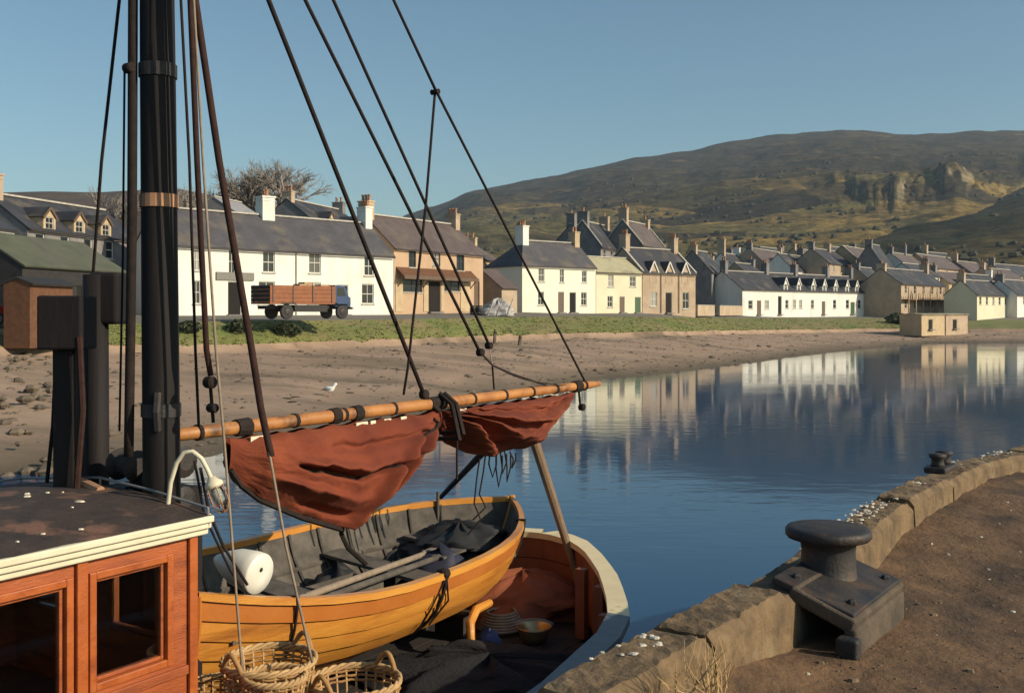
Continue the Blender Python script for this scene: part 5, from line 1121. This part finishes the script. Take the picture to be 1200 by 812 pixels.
# ---------------------------------------------------------------- baskets
m_wick = mat('willow', (.40, .22, .08), (.28, .145, .05), 14, .75, .002, 60); m_wick2 = mat('pale_willow', (.54, .35, .16), (.40, .25, .11), 14, .75)
def basket(c, r, h, label, hoops=True, handle=True, inner=False):
    bk = thing('wicker_basket', c - Vector((0, 0, h)), label, 'basket', 'wicker fish baskets on deck'); n = 26
    rad = lambda a: r * (.74 + .26 * a ** .8)
    stv = MB(); wv = MB()
    for k in range(n):
        e = 2 * math.pi * k / n; stv.tube([c + Vector((math.cos(e) * rad(a), math.sin(e) * rad(a), -h + h * a)) for a in (0, .33, .66, 1)], .0065, 5)
    rows = int(h / .024)
    for i in range(rows):
        a = i / rows; pts = []
        if .52 < a < .80: continue
        for k in range(n * 2 + 1):
            e = math.pi * k / n; q = rad(a) + .008 * math.sin(n / 2 * e + math.pi * i); pts.append(c + Vector((math.cos(e) * q, math.sin(e) * q, -h + h * a)))
        wv.tube(pts, .0075, 5, False)
    wv.lathe(c - Vector((0, 0, h)), [(rad(0), 0), (rad(0), .02), (.01, .025)], 20)
    stv.build('stake', m_wick2, bk, True); tag(wv.build('weave', m_wick, bk, True), kind='stuff')
    rim = MB()
    for t_ in range(3):
        rim.tube([c + Vector((math.cos(e) * (r + .008 * math.cos(e * 9 + t_ * 2.1)), math.sin(e) * (r + .008 * math.cos(e * 9 + t_ * 2.1)), .011 * math.sin(e * 9 + t_ * 2.1))) for e in [k * math.pi / 60 for k in range(121)]], .0095, 6, False)
    rim.build('rim', m_wick2, bk, True)
    if handle:
        for e in (.9, .9 + math.pi):
            pts = []
            for k in range(13):
                g_ = lerp(-.32, .32, k / 12); pts.append(c + Vector((math.cos(e + g_) * r, math.sin(e + g_) * r, .085 * math.sin(math.pi * k / 12))))
            MB().tube(pts, .014, 7).build('handle', m_wick, bk, True)
    return bk
basket(P(315, 773, 5.30), .235, .36, 'wide wicker basket with a raised handle below the dinghy stern')
basket(P(322, 792, 5.13), .15, .26, 'smaller wicker basket standing before the wide handled basket', handle=False)
basket(P(416, 797, 5.42), .235, .40, 'open wicker basket under the middle of the dinghy', handle=True)
basket(P(252, 806, 5.42), .19, .40, 'shadowed wicker basket tucked behind the wheelhouse corner')
for (px, py, Y, h, r, lb) in ((315, 773, 5.30, .36, .2, 'wooden box carrying the wide handled basket'), (416, 797, 5.42, .40, .2, 'wooden box carrying the open basket'), (252, 806, 5.42, .40, .15, 'wooden box carrying the shadowed basket'), (322, 792, 5.13, .26, .12, 'narrow wooden box carrying the smaller basket')):
    q = P(px, py, Y); zt = q.z - h; c = Vector((q.x, q.y, DECK)); bx = thing('fish_box', c, lb, 'box', 'boxes under the baskets')
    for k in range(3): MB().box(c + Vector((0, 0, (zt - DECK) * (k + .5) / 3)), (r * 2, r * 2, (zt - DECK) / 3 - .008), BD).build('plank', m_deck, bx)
# ---------------------------------------------------------------- gear on the after deck
c = P(612, 712, 8.7); c.z = DECK; cv = thing('canvas_sheet', c, 'rust brown canvas sheet heaped on the after deck', 'canvas'); lump(cv, 'cloth', c, .62, .42, .32, mat('rust_canvas', (.26, .075, .03), (.2, .055, .024), 3, .85, .01, 12), 9, 36, 14, .35)
c = ground(626, 752, DECK); bk = thing('metal_pan', c, 'dented brass coloured pan on the shaded after deck', 'pan'); m_brass = mat('tarnished_brass', (.5, .38, .2), (.35, .26, .14), 8, .35, metal=.8)
MB().lathe(c, [(.08, 0), (.11, .05), (.135, .11), (.14, .13), (.125, .12), (.1, .06), (.07, .02)], 22).build('pail', m_brass, bk, True)
MB().tube([c + Vector((.15 * math.cos(e), .03, .12 + .05 * math.sin(e))) for e in [k * math.pi / 10 for k in range(11)]], .006, 5).build('handle', m_grey, bk)
c = ground(588, 738, DECK); rc = thing('rope_coil', c, 'coil of rope on deck beside the brass pan', 'rope')
MB().tube([c + Vector((math.cos(k * .3) * (.2 - .0006 * k), math.sin(k * .3) * (.2 - .0006 * k), .02 + .0009 * k)) for k in range(150)], .013, 5).build('coil', m_ropel, rc, True)
c = ground(560, 778, DECK); hs = thing('orange_fender_hook', c, 'orange curved timber knee propped under the dinghy bow', 'timber knee')
soften(MB().tube([P(574, 706, 7.9), P(558, 714, 7.7), P(551, 730, 7.55), P(552, 750, 7.5), c + Vector((0, .1, .04))], [.03, .035, .035, .03, .02], 8).build('knee', m_strk, hs, True), .001)
c = ground(590, 776, DECK); b2 = thing('timber_offcut', c, 'short orange timber offcut lying on the shaded deck', 'timber'); soften(MB().bar(c + Vector((-.1, -.03, .025)), c + Vector((.13, .06, .03)), .06, .045).build('plank', m_strk, b2), .008)
c = ground(573, 764, DECK); b3 = thing('blue_cloth', c, 'crumpled blue cloth on deck by the timber offcut', 'cloth'); lump(b3, 'cloth', c, .1, .09, .16, mat('blue_cloth', (.05, .08, .2), (.03, .05, .12), 8, .85), 14, am=.5)
c = Vector((-.15, 7.05, DECK)); ha = thing('shade_mound', c, 'black mound added on the deck to deepen the pier shade', 'net'); lump(ha, 'net', c, .95, .55, .17, mat('shade_black', (.009, .009, .012), (.016, .015, .017), 25, .95, .02, 40), 21, 60, 16, .4)  # black mound added to deepen the pier's shade over the deck
# ---------------------------------------------------------------- air
m_haze = bpy.data.materials.new('haze'); m_haze.use_nodes = True; t = m_haze.node_tree; t.nodes.remove(t.nodes['Principled BSDF'])
v_ = t.nodes.new('ShaderNodeVolumePrincipled'); v_.inputs['Color'].default_value = (.62, .78, .95, 1); v_.inputs['Density'].default_value = .00010; v_.inputs['Anisotropy'].default_value = .0
t.links.new(v_.outputs[0], t.nodes['Material Output'].inputs['Volume'])
tag(MB().box((0, 1450, 220), (9000, 4000, 480)).build('haze', m_haze), kind='stuff')
